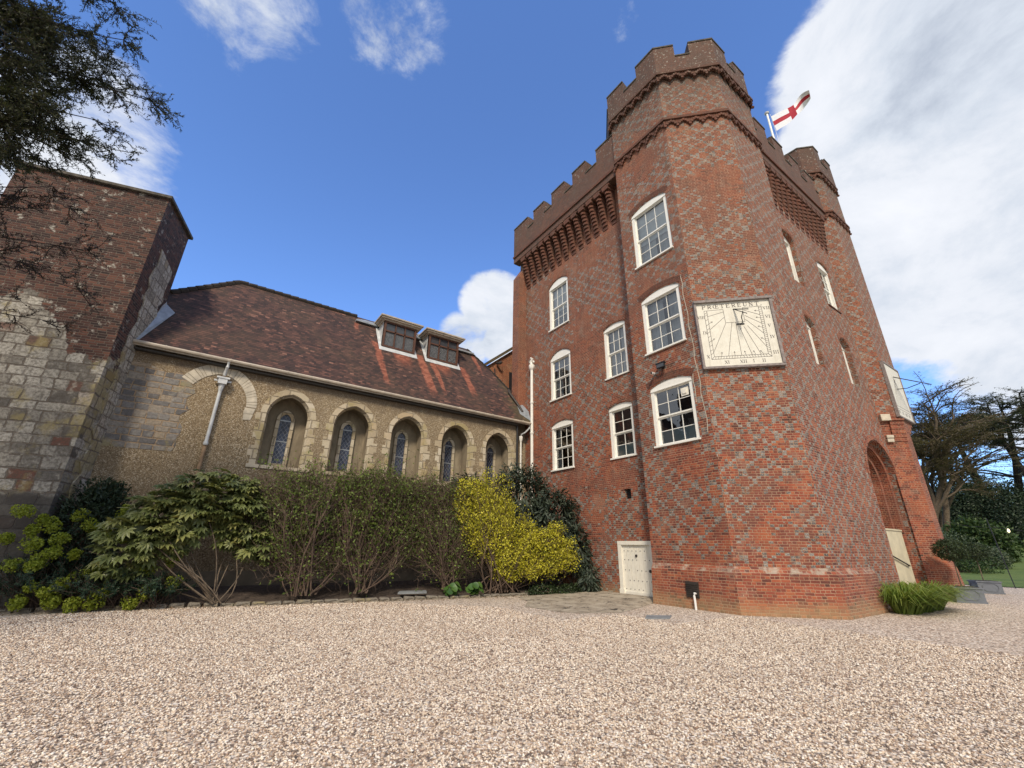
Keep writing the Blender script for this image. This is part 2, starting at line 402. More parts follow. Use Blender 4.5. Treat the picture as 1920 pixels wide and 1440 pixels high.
def pebbledash():
    m, t, b = mat('pebbledash'); P = pos(t)
    vo = t.node('ShaderNodeTexVoronoi'); t.put(vo.inputs[0], P); vo.inputs['Scale'].default_value = 48
    c = t.sep(vo.outputs['Color'])[0]
    col = t.ramp(c, [(0, (.085, .062, .037)), (.3, (.185, .133, .075)), (.6, (.275, .205, .120)), (.85, (.37, .30, .195)), (1, (.56, .50, .39))])
    z = t.sep(P)[2]; n = t.noise(P, .7, 5, .65)
    # the upper right of the wall is greyer flint, a ragged band along the top is darker brown
    col = t.mix(t.m('MULTIPLY', t.smooth(t.sep(P)[0], .5, 3.0), .5), col, t.mix(.35, col, (.26, .23, .17)))
    col = t.mix(t.smooth(n, .35, .7), col, t.mix(.45, col, (.16, .115, .07)))
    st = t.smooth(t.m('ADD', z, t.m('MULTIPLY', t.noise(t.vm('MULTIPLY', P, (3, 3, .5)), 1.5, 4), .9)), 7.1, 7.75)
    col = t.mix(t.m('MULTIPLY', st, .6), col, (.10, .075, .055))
    t.put(b.inputs['Base Color'], col); t.put(b.inputs['Normal'], t.bump(vo.outputs['Distance'], -.8, .012)); b.inputs['Roughness'].default_value = .95
    return m
M['pebble'] = pebbledash()
M['plinth'] = plain('cement_plinth', (.20, .165, .12), .95, .3, 2.5)
M['niche'] = None
def niche_plaster():
    m, t, b = mat('stained_plaster'); P = pos(t)
    n = t.noise(t.vm('MULTIPLY', P, (1, 1, .45)), 2.2, 6, .65, .4)
    col = t.ramp(n, [(.25, (.12, .10, .072)), (.45, (.20, .165, .115)), (.6, (.27, .225, .155)), (.8, (.36, .32, .24))])
    t.put(b.inputs['Base Color'], col); t.put(b.inputs['Normal'], t.bump(n, .2, .02)); b.inputs['Roughness'].default_value = .95; return m
M['niche'] = niche_plaster()
def ashlar(name, H, W, stops, mortar, brickmix=False, rough=1.0):
    m, t, b = mat(name); uv = uvz(t); P = pos(t); u0, v0, _ = t.sep(uv)
    wob = t.m('SUBTRACT', t.noise(uv, 1.6, 4, .6), .5); wob2 = t.m('SUBTRACT', t.noise(t.vm('ADD', uv, (5, 7, 0)), 1.9, 4, .6), .5)
    hf = t.m('SUBTRACT', t.noise(uv, 7, 4, .65), .5); hf2 = t.m('SUBTRACT', t.noise(t.vm('ADD', uv, (2, 9, 0)), 7, 4, .65), .5)
    v = t.m('ADD', v0, t.m('MULTIPLY', t.m('SUBTRACT', t.noise(t.comb(0.0, v0, 0.0), 1.5, 1), .5), .30 * min(1, rough)))
    v = t.m('ADD', v, t.m('ADD', t.m('MULTIPLY', wob, .09 * rough), t.m('MULTIPLY', hf, .05 * rough)))
    u = t.m('ADD', u0, t.m('ADD', t.m('MULTIPLY', wob2, .12 * rough), t.m('MULTIPLY', hf2, .06 * rough)))
    vr = t.m('DIVIDE', v, H); r = t.m('FLOOR', vr); fv = t.m('FRACT', vr)
    rr = t.white(t.comb(r, 1.3, 4.0)); Wr = t.m('MULTIPLY', t.m('ADD', .7, t.m('MULTIPLY', rr, .7)), W)
    cu = t.m('ADD', t.m('DIVIDE', u, Wr), t.m('MULTIPLY', rr, 7.0)); c = t.m('FLOOR', cu); fu = t.m('FRACT', cu)
    d = t.m('MINIMUM', t.m('MULTIPLY', t.m('MINIMUM', fu, t.m('SUBTRACT', 1.0, fu)), Wr), t.m('MULTIPLY', t.m('MINIMUM', fv, t.m('SUBTRACT', 1.0, fv)), H))
    fine = t.noise(uv, 14, 5, .65)
    blk = t.smooth(t.m('ADD', d, t.m('MULTIPLY', t.m('SUBTRACT', fine, .5), .05)), .008, .026)
    rnd = t.white(t.comb(c, r, .5))
    col = t.ramp(rnd, stops)
    col = t.mix(t.m('MULTIPLY', t.smooth(fine, .40, .62), min(1, rough)), col, t.mix(.62, col, (.075, .063, .048)))
    mot = t.noise(uv, 4.5, 6, .7)
    col = t.mix(t.m('MULTIPLY', t.smooth(mot, .52, .66), .55 * min(1, rough)), col, (.40, .375, .315))
    col = t.mix(t.m('MULTIPLY', t.smooth(mot, .45, .34), .6 * min(1, rough)), col, t.mix(.7, col, (.06, .052, .042)))
    pl = t.noise(P, .8, 5, .65)
    col = t.mix(t.m('MULTIPLY', t.smooth(pl, .53, .62), .62), col, (.30, .245, .10))
    if rough > .5: blk = t.m('MAXIMUM', blk, t.m('MULTIPLY', t.smooth(t.noise(t.vm('ADD', uv, (3, 3, 0)), 2.3, 4, .6), .46, .6), .75))
    col = t.mix(blk, mortar, col)
    hgt = t.m('ADD', blk, t.m('MULTIPLY', fine, .5))
    if brickmix:
        H2 = .078; vb = t.m('DIVIDE', t.m('ADD', v0, t.m('MULTIPLY', wob, .06)), H2); rb = t.m('FLOOR', vb); fb = t.m('FRACT', vb)
        ub = t.m('ADD', t.m('DIVIDE', u0, .22), t.m('MULTIPLY', t.white(t.comb(rb, 2, 2)), 3.0)); cb = t.m('FLOOR', ub); fub = t.m('FRACT', ub)
        db = t.m('MINIMUM', t.m('MULTIPLY', t.m('MINIMUM', fub, t.m('SUBTRACT', 1.0, fub)), .22), t.m('MULTIPLY', t.m('MINIMUM', fb, t.m('SUBTRACT', 1.0, fb)), H2))
        bb = t.smooth(t.m('ADD', db, t.m('MULTIPLY', t.m('SUBTRACT', fine, .5), .012)), .004, .011)
        rb2 = t.white(t.comb(cb, rb, 8))
        bc = t.ramp(rb2, [(0, (.026, .016, .015)), (.4, (.055, .026, .022)), (.75, (.088, .037, .027)), (1, (.13, .056, .038))])
        bc = t.mix(t.m('MULTIPLY', t.smooth(t.noise(P, 3.5, 4, .7), .58, .66), .75), bc, (.40, .38, .33))
        bc = t.mix(bb, (.145, .115, .09), bc)
        z = t.sep(P)[2]; x = t.sep(P)[0]
        # brick above, stone below; the joint steps down towards the corner
        zz = t.m('ADD', t.m('ADD', z, t.m('MULTIPLY', t.smooth(x, -5.2, -3.9), 1.7)), t.m('MULTIPLY', t.m('SUBTRACT', t.noise(P, 1.3, 4, .6), .5), 2.4))
        isb = t.smooth(zz, 8.05, 8.15)
        col = t.mix(isb, col, bc); hgt = t.mix(isb, hgt, bb)
        lowd = t.smooth(t.m('ADD', z, t.m('MULTIPLY', wob, .25)), 2.72, 2.58)
        col = t.mix(t.m('MULTIPLY', lowd, .85), col, (.055, .048, .042))
    t.put(b.inputs['Base Color'], col); t.put(b.inputs['Normal'], t.bump(hgt, .9, .03)); b.inputs['Roughness'].default_value = .95
    return m
ST = [(0, (.10, .09, .08)), (.15, (.20, .185, .16)), (.42, (.30, .28, .24)), (.65, (.37, .35, .305)), (.9, (.46, .435, .38)), (.95, (.15, .065, .045)), (1, (.14, .09, .07))]
M['tower_stone'] = ashlar('old_stone_and_brick', .30, .42, ST, (.14, .115, .09), True, rough=1.25)
M['rubble'] = ashlar('coursed_rubble', .20, .36, [(0, (.13, .125, .125)), (.4, (.22, .21, .20)), (.75, (.29, .26, .22)), (1, (.34, .27, .19))], (.33, .24, .15), rough=.6)
M['quoin'] = ashlar('broken_white_quoins', .36, .30, [(0, (.30, .27, .22)), (.4, (.45, .42, .35)), (.8, (.56, .53, .46)), (1, (.38, .32, .24))], (.17, .14, .11), rough=1.3)
M['dressed'] = ashlar('dressed_limestone', .33, .6, [(0, (.38, .31, .21)), (.35, (.48, .415, .30)), (.7, (.55, .49, .385)), (1, (.44, .345, .22))], (.30, .25, .18), rough=.12)
def tiles():
    m, t, b = mat('clay_roof_tiles'); uv = uvz(t); P = pos(t); u0, v0, _ = t.sep(uv)
    wob = t.m('SUBTRACT', t.noise(uv, .9, 3, .6), .5)
    v = t.m('ADD', v0, t.m('MULTIPLY', wob, .07))
    vr = t.m('DIVIDE', v, .105); r = t.m('FLOOR', vr); fv = t.m('FRACT', vr)
    cu = t.m('ADD', t.m('DIVIDE', u0, .165), t.m('MULTIPLY', t.m('MODULO', t.m('ABSOLUTE', r), 2.0), .5)); c = t.m('FLOOR', cu); fu = t.m('FRACT', cu)
    rnd = t.white(t.comb(c, r, 3.0)); rnd2 = t.white(t.comb(r, c, 1.0))
    col = t.ramp(rnd, [(0, (.030, .018, .016)), (.3, (.052, .028, .023)), (.6, (.076, .037, .029)), (.85, (.105, .050, .037)), (.97, (.14, .066, .048)), (1, (.24, .12, .085))])
    bn = t.noise(P, .6, 5, .65)
    col = t.mix(t.m('MULTIPLY', t.smooth(bn, .45, .65), .6), col, t.mix(.5, col, (.085, .06, .035)))
    # clean red runs washed by the lead of the dormers
    red = t.ramp(rnd, [(0, (.20, .06, .035)), (.5, (.30, .095, .055)), (1, (.38, .14, .085))])
    sn = t.m('SUBTRACT', t.noise(t.vm('MULTIPLY', uv, (1.0, .35, 1)), 2.3, 4, .6), .5)
    wm = None
    for (uc, vt, vb, wd, lean) in ((4.95, 3.75, .5, .2, .36), (6.2, 3.4, 2.2, .55, .3), (7.22, 3.6, .4, .28, .30), (8.4, 3.3, 2.3, .5, .25), (7.85, 3.4, .7, .16, .3), (9.65, 3.5, 1.0, .24, .24), (10.7, 5.2, 3.3, .18, .25), (4.15, 5.0, 4.2, .18, 0.1)):
        uu = t.m('SUBTRACT', t.m('ADD', u0, t.m('MULTIPLY', sn, .5)), t.m('ADD', uc, t.m('MULTIPLY', t.m('SUBTRACT', vt, v0), lean * .35)))
        q = t.m('MULTIPLY', t.smooth(t.m('ABSOLUTE', uu), wd, wd * .45), t.m('MULTIPLY', t.smooth(t.m('ADD', v0, t.m('MULTIPLY', sn, 1.5)), vb, vb + .9), t.smooth(v0, vt + .12, vt - .02)))
        wm = q if wm is None else t.m('MAXIMUM', wm, q)
    col = t.mix(t.m('MULTIPLY', wm, .9), col, red)
    gm = t.smooth(t.m('ADD', t.m('MULTIPLY', t.smooth(u0, 10.5, 12.6), .6), t.noise(P, 2, 4, .6)), .85, 1.1)
    col = t.mix(t.m('MULTIPLY', gm, .5), col, (.10, .095, .04))
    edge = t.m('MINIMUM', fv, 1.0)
    t.put(b.inputs['Base Color'], t.mix(t.smooth(fv, .28, .06), col, t.mix(.85, col, (.010, .007, .006))))  # shadow line of each tile course, painted into the colour
    side = t.smooth(t.m('MINIMUM', fu, t.m('SUBTRACT', 1.0, fu)), .0, .04)
    h = t.m('ADD', t.m('MULTIPLY', t.m('SUBTRACT', 1.0, fv), 1.0), t.m('ADD', t.m('MULTIPLY', rnd2, .35), t.m('MULTIPLY', side, .2)))
    t.put(b.inputs['Normal'], t.bump(h, .8, .03)); b.inputs['Roughness'].default_value = .9; return m
M['tiles'] = tiles()
def gravel_mat():
    m, t, b = mat('pea_gravel'); P = pos(t)
    cols = []; hs = []
    vo = t.node('ShaderNodeTexVoronoi'); t.put(vo.inputs[0], P); vo.inputs['Scale'].default_value = 33
    vo.inputs['Randomness'].default_value = 1
    c = t.sep(vo.outputs['Color'])
    col = t.ramp(c[0], GRAV)
    big = t.noise(P, .35, 4, .6)
    col = t.mix(t.smooth(big, .4, .65), col, t.mix(.25, col, (.42, .33, .25)))
    dd = t.smooth(vo.outputs['Distance'], .80, .45)
    col = t.mix(dd, t.mix(.72, col, (.075, .058, .045)), col)
    t.put(b.inputs['Base Color'], col); t.put(b.inputs['Normal'], t.bump(vo.outputs['Distance'], -1.0, .02)); b.inputs['Roughness'].default_value = .9
    return m
GRAV = [(0, (.10, .082, .07)), (.10, (.22, .155, .115)), (.24, (.42, .31, .225)), (.46, (.62, .50, .38)), (.7, (.76, .66, .53)), (.9, (.88, .82, .72)), (1, (.32, .19, .12))]
M['gravel'] = gravel_mat()
def stone_bits():
    m, t, b = mat('loose_pebbles')
    r = t.node('ShaderNodeNewGeometry').outputs['Random Per Island']
    k = t.smooth(t.noise(pos(t), .55, 5, .6), .40, .62)
    t.put(b.inputs['Base Color'], t.mix(t.m('MULTIPLY', k, .18), t.ramp(r, GRAV), (.34, .25, .18))); b.inputs['Roughness'].default_value = .8; return m
M['pebbles'] = stone_bits()
def lawn_mat():
    m, t, b = mat('mown_grass'); P = pos(t)
    n = t.noise(P, 1.2, 6, .7); s = t.noise(t.vm('MULTIPLY', P, (.9, .12, 1)), 1.4, 3, .5)
    col = t.ramp(n, [(.3, (.055, .095, .022)), (.5, (.085, .14, .03)), (.7, (.13, .18, .045))])
    col = t.mix(t.smooth(s, .42, .6), col, t.mix(.45, col, (.15, .20, .05)))
    t.put(b.inputs['Base Color'], col); t.put(b.inputs['Normal'], t.bump(t.noise(P, 40, 3, .7), .8, .05)); b.inputs['Roughness'].default_value = .95; return m
M['lawn'] = lawn_mat()
def soil_mat():
    m, t, b = mat('bed_soil'); P = pos(t); n = t.noise(P, 9, 6, .7)
    col = t.ramp(n, [(.3, (.035, .025, .02)), (.55, (.075, .055, .042)), (.72, (.12, .09, .07)), (.8, (.26, .22, .18))])
    t.put(b.inputs['Base Color'], col); t.put(b.inputs['Normal'], t.bump(n, 1.0, .06)); b.inputs['Roughness'].default_value = 1; return m
M['soil'] = soil_mat()
def conc_mat():
    m, t, b = mat('old_concrete'); P = pos(t); n = t.noise(P, 2.3, 8, .7); n2 = t.noise(P, 14, 4, .65)
    col = t.ramp(n, [(.3, (.17, .14, .10)), (.5, (.33, .28, .21)), (.7, (.45, .40, .31))])
    x, y, _ = t.sep(P)
    pd = t.smooth(t.m('ADD', t.m('ABSOLUTE', t.m('SUBTRACT', t.m('ADD', x, t.m('MULTIPLY', y, .25)), 13.05)), t.m('MULTIPLY', n2, .3)), .75, .45)
    col = t.mix(t.m('MULTIPLY', pd, .0), col, (.42, .37, .30))
    ct = t.smooth(t.m('ADD', t.noise(t.vm('MULTIPLY', P, (.8, 1.6, 1)), 2.6, 6, .75), t.m('MULTIPLY', n2, .25)), .68, .74)
    col = t.mix(ct, col, (.035, .027, .02))
    t.put(b.inputs['Base Color'], col); t.put(b.inputs['Normal'], t.bump(t.m('ADD', n, n2), .5, .03)); b.inputs['Roughness'].default_value = .95; return m
M['concrete'] = conc_mat()
def leafmat(name, stops, trans=.35, rough=.55, spec=.4):
    m, t, b = mat(name); nt = m.node_tree
    r = t.node('ShaderNodeNewGeometry').outputs['Random Per Island']
    n = t.noise(pos(t), 1.7, 3)
    k = t.m('ADD', t.m('MULTIPLY', r, .75), t.m('MULTIPLY', t.m('SUBTRACT', n, .35), .7), clamp=True)
    col = t.ramp(k, stops); t.put(b.inputs['Base Color'], col); b.inputs['Roughness'].default_value = rough
    b.inputs['Specular IOR Level'].default_value = spec
    tl = t.node('ShaderNodeBsdfTranslucent'); t.put(tl.inputs[0], t.mix(1.0, col, (1.1, 1.1, .6), 'MULTIPLY'))
    mx = t.node('ShaderNodeMixShader'); mx.inputs[0].default_value = trans
    t.put(mx.inputs[1], b.outputs[0]); t.put(mx.inputs[2], tl.outputs[0]); t.put(nt.nodes['Material Output'].inputs[0], mx.outputs[0])
    return m
M['yew'] = leafmat('yew_needles', [(0, (.014, .019, .010)), (.5, (.034, .044, .018)), (.85, (.07, .075, .026)), (1, (.12, .085, .03))], .3)
M['euph'] = leafmat('spurge_leaves', [(0, (.012, .030, .018)), (.6, (.025, .055, .028)), (1, (.05, .085, .035))], .2)
M['euphfl'] = leafmat('spurge_heads', [(0, (.16, .20, .02)), (.5, (.30, .36, .035)), (1, (.44, .48, .07))], .35)
M['fatsia'] = leafmat('fatsia_leaves', [(0, (.08, .10, .035)), (.5, (.17, .20, .068)), (.85, (.26, .27, .095)), (1, (.40, .36, .13))], .2, .40, .5)
M['fatsia_st'] = leafmat('fatsia_stalks', [(0, (.30, .33, .16)), (1, (.42, .44, .26))], .1)
M['green'] = leafmat('spring_leaves', [(0, (.06, .095, .022)), (.5, (.14, .20, .042)), (1, (.26, .34, .075))], .4)
M['yellow'] = leafmat('golden_leaves', [(0, (.13, .16, .02)), (.25, (.38, .38, .03)), (.6, (.66, .61, .05)), (1, (.80, .75, .14))], .4)
M['dull'] = leafmat('dull_evergreen', [(0, (.018, .030, .022)), (.5, (.038, .055, .036)), (.9, (.07, .09, .055)), (1, (.14, .12, .05))], .12, .6)
M['darkgreen'] = leafmat('dark_evergreen', [(0, (.015, .027, .016)), (.6, (.034, .058, .031)), (1, (.07, .105, .05))], .2)
M['bay'] = leafmat('bay_leaves', [(0, (.012, .024, .010)), (.6, (.03, .052, .018)), (1, (.07, .10, .03))], .2)
M['bush'] = leafmat('laurel_leaves', [(0, (.018, .04, .012)), (.5, (.045, .085, .022)), (1, (.09, .14, .04))], .25)
M['greyleaf'] = leafmat('lavender_leaves', [(0, (.05, .075, .045)), (.6, (.10, .135, .08)), (1, (.19, .22, .13))], .25)
M['grass'] = leafmat('grass_blades', [(0, (.08, .13, .025)), (.45, (.17, .25, .045)), (.8, (.27, .34, .08)), (1, (.46, .40, .22))], .35)
M['cedar'] = leafmat('cedar_needles', [(0, (.04, .052, .044)), (.6, (.085, .102, .080)), (1, (.14, .15, .10))], .3)
M['olive'] = leafmat('olive_needles', [(0, (.055, .052, .024)), (.5, (.12, .105, .05)), (1, (.20, .17, .085))], .2)
M['berg'] = leafmat('bergenia_leaves', [(0, (.03, .075, .015)), (.6, (.06, .13, .025)), (1, (.10, .18, .04))], .25, .35, .6)
M['bark'] = plain('grey_brown_bark', (.115, .088, .062), .95, .5, 9, bump=.6)
M['twig'] = plain('brown_twigs', (.105, .072, .052), .95, .4, 9)
M['darkbark'] = plain('dark_bark', (.03, .024, .02), .95, .4, 9)
M['slate'] = plain('slate_slab', (.20, .215, .22), .7, .25, 5)
M['edging'] = ashlar('edging_stone', .5, .9, [(0, (.20, .18, .15)), (.5, (.30, .27, .21)), (1, (.24, .15, .10))], (.2, .17, .13))
M['planter'] = plain('lead_grey_planter', (.125, .14, .165), .6, .14, 8)
M['compost'] = plain('compost', (.03, .022, .017), 1)
M['pvc'] = plain('white_plastic', (.75, .75, .73), .35, .03)
M['red'] = plain('flag_red', (.42, .022, .04), .8, .06); M['flagwhite'] = plain('flag_white', (.82, .83, .86), .8, .04)

# ================================================================== GROUND
def lawn_z(x, y):
    return 0 if x < 35 else min(4.6, .075 * (x - 35))
def sheet(name, pts, material, z=0.0):
    mb = MB(); mb.face([(p[0], p[1], (p[2] if len(p) > 2 else z)) for p in pts]); o = mb.build(name, material); o['kind'] = 'structure'; return o
sheet('ground', [(-900, -900), (900, -900), (900, 900), (-900, 900)], M['lawn'], -.03)
sheet('gravel_drive', [(-40, -40), (35.2, -40), (35.2, 20), (10.2, 20), (-40, 20)], M['gravel'], 0.0)
mb = MB()                                   # lawn rising away behind the tower
xs = [35.2, 40, 50, 60, 75, 100, 140, 220]
for a, b in zip(xs, xs[1:]):
    for y0, y1 in ((-120, -40), (-40, 0), (0, 10), (10, 40), (40, 120)):
        mb.face([(a, y0, lawn_z(a, 0) + .012), (b, y0, lawn_z(b, 0) + .012), (b, y1, lawn_z(b, 0) + .012), (a, y1, lawn_z(a, 0) + .012)])
o = mb.build('lawn', M['lawn']); o['kind'] = 'structure'
KERB = [(-6.5, 16.55), (-3.3, 15.68), (-.4, 15.05), (2.0, 14.5), (4.7, 14.0), (7.5, 13.62), (9.9, 13.3)]
def bed_z(x, y):
    return .06 + .27 * max(0, min(1, (y - 14.0) / 3.0))
mb = MB()                                   # the planted bed between drive and chapel
for i in range(len(KERB) - 1):
    (x0, y0), (x1, y1) = KERB[i], KERB[i + 1]
    n = 5
    for k in range(n):
        f0, f1 = k / n, (k + 1) / n
        q = []
        for (x, y), f in (((x0, y0), f0), ((x1, y1), f0), ((x1, y1), f1), ((x0, y0), f1)):
            yy = y + .08 + (17.2 - y) * f; q.append((x, yy, .03 + (bed_z(x, yy) - .03) * min(1, f * 3)))
        mb.face(q)
mb.face([(9.9, 13.38, .03), (12.95, 13.0, .1), (12.95, 14.6, .2), (9.9, 14.2, .2)]); mb.face([(9.9, 14.2, .2), (12.95, 14.6, .2), (12.95, 17.3, .32), (9.9, 17.2, .32)])
o = mb.build('flower_bed', M['soil']); o['kind'] = 'structure'
mb = MB()                                   # worn concrete apron in front of the low door
outer = [(10.0, 13.3), (9.3, 13.0), (8.9, 11.9), (8.1, 11.0), (8.3, 9.6), (8.6, 9.2), (9.7, 8.8), (10.9, 9.2), (12.24, 9.75)]
c0 = (11.4, 11.3)
inner = [(12.88, 13.2), (12.88, 12.6), (12.88, 12.0), (12.88, 11.5), (12.88, 11.0), (12.88, 10.7), (12.88, 10.5), (12.88, 10.3), (12.88, 10.12)]
for i in range(len(outer) - 1):
    a, b, c, d = outer[i], outer[i + 1], inner[i + 1], inner[i]
    for k in range(4):
        f0, f1 = k / 4, (k + 1) / 4
        L = lambda p, q, f: (p[0] + (q[0] - p[0]) * f, p[1] + (q[1] - p[1]) * f, .006 + .10 * f)
        mb.face([L(a, d, f0), L(b, c, f0), L(b, c, f1), L(a, d, f1)][::-1])
o = mb.build('concrete_apron', M['concrete']); o['kind'] = 'structure'

# loose pebbles lying proud of the drive near the viewer
def pebbles(n):
    ico = np.array([(1, 0, .1), (.2, .95, -.1), (-1, .1, .1), (-.15, -.95, 0), (.1, .1, 1), (-.1, 0, -1)], np.float32)
    F = np.array([(0, 1, 4), (1, 2, 4), (2, 3, 4), (3, 0, 4), (1, 0, 5), (2, 1, 5), (3, 2, 5), (0, 3, 5)])
    ang = RNG.uniform(R(-62), R(62), n); az = R(55.5); 
    dist = 1.6 + 13.5 * RNG.random(n) ** .75
    fw = np.array((.566, .824)); rt = np.array((.824, -.566))
    p = (np.cos(ang) * dist)[:, None] * fw + (np.sin(ang) * dist)[:, None] * rt
    kx, ky = [q[0] for q in KERB], [q[1] for q in KERB]
    keep = (p[:, 1] < np.interp(p[:, 0], kx, ky) - .1) & (p[:, 0] + p[:, 1] < 18.6) & ((p[:, 0] < 7.4) | (p[:, 1] < 8.6)) & ((p[:, 0] < 9.4) | (p[:, 1] < 6.9)) & (p[:, 0] < 11.9)
    p = p[keep]; n = len(p)
    s = RNG.uniform(.009, .0175, n) * (.9 + dist[keep] * .02); sc = np.stack([s * RNG.uniform(.8, 1.5, n), s * RNG.uniform(.7, 1.1, n), s * RNG.uniform(.45, .8, n)], 1)
    a = RNG.uniform(0, 6.28, n); ca, sa = np.cos(a), np.sin(a)
    V = ico[None] * sc[:, None] * RNG.uniform(.85, 1.15, (n, 6, 1)).astype(np.float32)
    X = V[..., 0] * ca[:, None] - V[..., 1] * sa[:, None]; Y = V[..., 0] * sa[:, None] + V[..., 1] * ca[:, None]
    tilt = RNG.uniform(-.5, .5, (n, 1)); Z = V[..., 2] + X * tilt * .5
    V = np.stack([X + p[:, :1], Y + p[:, 1:], Z + (sc[:, 2] * .45)[:, None]], -1).reshape(-1, 3)
    FF = (F[None] + (np.arange(n) * 6)[:, None, None]).reshape(-1, 3)
    return V, FF
def np_mesh(name, V, F, material, parent=None, smooth=False, sizes=None):
    me = bpy.data.meshes.new(name); nv, nf = len(V), len(F); k = F.shape[1]
    me.vertices.add(nv); me.vertices.foreach_set('co', np.ascontiguousarray(V, np.float32).ravel())
    me.loops.add(nf * k); me.loops.foreach_set('vertex_index', np.ascontiguousarray(F, np.int32).ravel())
    me.polygons.add(nf); me.polygons.foreach_set('loop_start', np.arange(0, nf * k, k, dtype=np.int32))
    try: me.polygons.foreach_set('loop_total', np.full(nf, k, np.int32))
    except Exception: pass
    if smooth: me.polygons.foreach_set('use_smooth', np.ones(nf, bool))
    me.materials.append(material); me.update(calc_edges=True); me.validate()
    o = bpy.data.objects.new(name, me); COL.objects.link(o)
    if parent: kid(o, parent)
    return o
V, F = pebbles(220000)
o = np_mesh('loose_pebbles', V, F, M['pebbles'], smooth=True); o['kind'] = 'stuff'

# ================================================================== BRICK TOWER
tower = thing('brick_tower', 'tall red brick castle tower with battlements and grey diamond patterns in its walls', 'tower', (12.9, 10, 0))
XT, XM, YT, YM = 12.3, 12.9, 5.23, 5.6
P0, P1, P2, P3 = (XT, 9.69), (XT, 6.96), (14.03, YT), (16.63, YT)
FR_left = ((XT, 9.69), (0, -1)); FR_diag = (P1, (2 ** -.5, -2 ** -.5)); FR_right = (P2, (1, 0))
FM_left = ((XM, 18.05), (0, -1)); FM_right = ((16.5, YM), (1, 0))
ZP = 18.4
WIN = []   # (frame, u0,u1,z0,zs,rise,cols,rows,opts)
def seg(u0, u1, z0, zs, rise, depth): return hole(u0, u1, z0, zs, 'seg', rise, depth)
# near corner turret
mb = MB()
hl = [seg(.60, 2.28, 4.83, 6.98, .17, .10), seg(.62, 2.29, 8.30, 10.62, .18, .10), seg(.58, 2.30, 12.16, 14.86, .2, .10)]
wall_panel(mb, FR_left, 2.73, 0, 21.1, hl, m=0)
for h, o_ in zip(hl, (dict(frost=1, cols=3), dict(cur=.9, cols=3), dict(blind=1, cur=1.0, cols=3))): WIN.append((FR_left, h, o_))
wall_panel(mb, FR_diag, 2.446, 0, 21.1, (), uo=.3, m=1)
wall_panel(mb, FR_right, 2.6, 0, 21.1, (), uo=.1, m=2)
back = [P3, (18.3, 6.96), (18.3, 9.69), (16.6, 11.3), (14.0, 11.3), (12.9, 10.08), P0]
for a, b in zip(back, back[1:]): mb.face([(a[0], a[1], 0 if b == P0 else 15), (b[0], b[1], 0 if b == P0 else 15), (b[0], b[1], 21.1), (a[0], a[1], 21.1)], m=0)
mb.build('turret_wall', [M['brick_left'], M['brick_front'], M['brick_right']], tower)
# main left wall, main right wall
mb = MB()
hl = [seg(2.69, 4.20, 4.87, 7.02, .17, .10), seg(2.69, 4.20, 8.28, 10.55, .3, .10), seg(2.69, 4.20, 12.15, 14.78, .3, .10),
      seg(6.37, 7.62, 4.88, 7.0, .13, .12), seg(6.37, 7.62, 8.28, 10.66, .14, .12),
      hole(6.89, 7.21, 3.33, 3.70, depth=.25), hole(6.39, 7.93, .09, 1.86, depth=.14)]
wall_panel(mb, FM_left, 8.0, 0, ZP - .5, hl)
for h, o_ in zip(hl[:5], (dict(cols=3, lamp=1, cur=.35), dict(cols=3, cur=.8), dict(cols=3, cur=1.0, blind=1), dict(cols=2, frost=1), dict(cols=3, cur=.95))): WIN.append((FM_left, h, o_))
mb.face([(XM, 18.05, 0), (27, 18.05, 0), (27, 18.05, ZP), (XM, 18.05, ZP)][::-1])
mb.build('left_wall', M['brick_left'], tower)
mb = MB()
hr = [seg(1.1, 2.32, 12.0, 14.4, .25, .25), seg(4.55, 5.85, 11.95, 14.25, .25, .13), seg(.95, 2.1, 8.25, 10.15, .22, .24), seg(4.6, 5.62, 8.2, 10.2, .25, .28),
      hole(3.70, 6.86, 0, 4.35, 'pt', 1.50, .25)]
wall_panel(mb, FM_right, 6.9, 0, ZP - .5, hr)
for h, o_ in zip(hr[:4], (dict(cols=3), dict(cols=3, cur=.4), dict(cols=3), dict(cols=3))): WIN.append((FM_right, h, o_))
mb.build('right_wall', M['brick_right'], tower)
mb = MB(); mb.box((7.05 + 6.1, 10.9, 3.3), (7.15 + 6.1, 11.2, 3.75)); 
# vent behind dark grille and the low door
mb = MB(); mb.lbox(FM_left, 6.89, 7.21, 3.33, 3.70, .20, .24)
for k in range(6): mb.lbox(FM_left, 6.90, 7.20, 3.36 + k * .055, 3.385 + k * .055, .14, .17)
mb.build('vent_grille', M['black'], tower)
# gate arch: stepped orders, dark passage and cream wall with handrail
mb = MB()
for k in range(4):
    a, b_ = .22 * k, .22 * (k + 1)
    if k < 3:
        h0 = hole(3.70 + a, 6.86 - a, 0, 4.35 - .06 * k, 'pt', 1.50 - .17 * k); h1 = hole(3.70 + b_, 6.86 - b_, 0, 4.35 - .06 * (k + 1), 'pt', 1.50 - .17 * (k + 1))
        d = .25 * (k + 1)
        o0 = [(h0['u0'], 0)] + top_of(h0) + [(h0['u1'], 0)]; o1 = [(h1['u0'], 0)] + top_of(h1) + [(h1['u1'], 0)]
        for i in range(len(o0) - 1):
            mb.face([lp(FM_right, *o0[i], d), lp(FM_right, *o1[i], d), lp(FM_right, *o1[i + 1], d), lp(FM_right, *o0[i + 1], d)])
            e = .25 if k < 2 else 2.6
            mb.face([lp(FM_right, *o1[i], d), lp(FM_right, *o1[i], d + e), lp(FM_right, *o1[i + 1], d + e), lp(FM_right, *o1[i + 1], d)])
mb.face([lp(FM_right, 3.5, 0, 3.3), lp(FM_right, 7, 0, 3.3), lp(FM_right, 7, 6, 3.3), lp(FM_right, 3.5, 6, 3.3)])
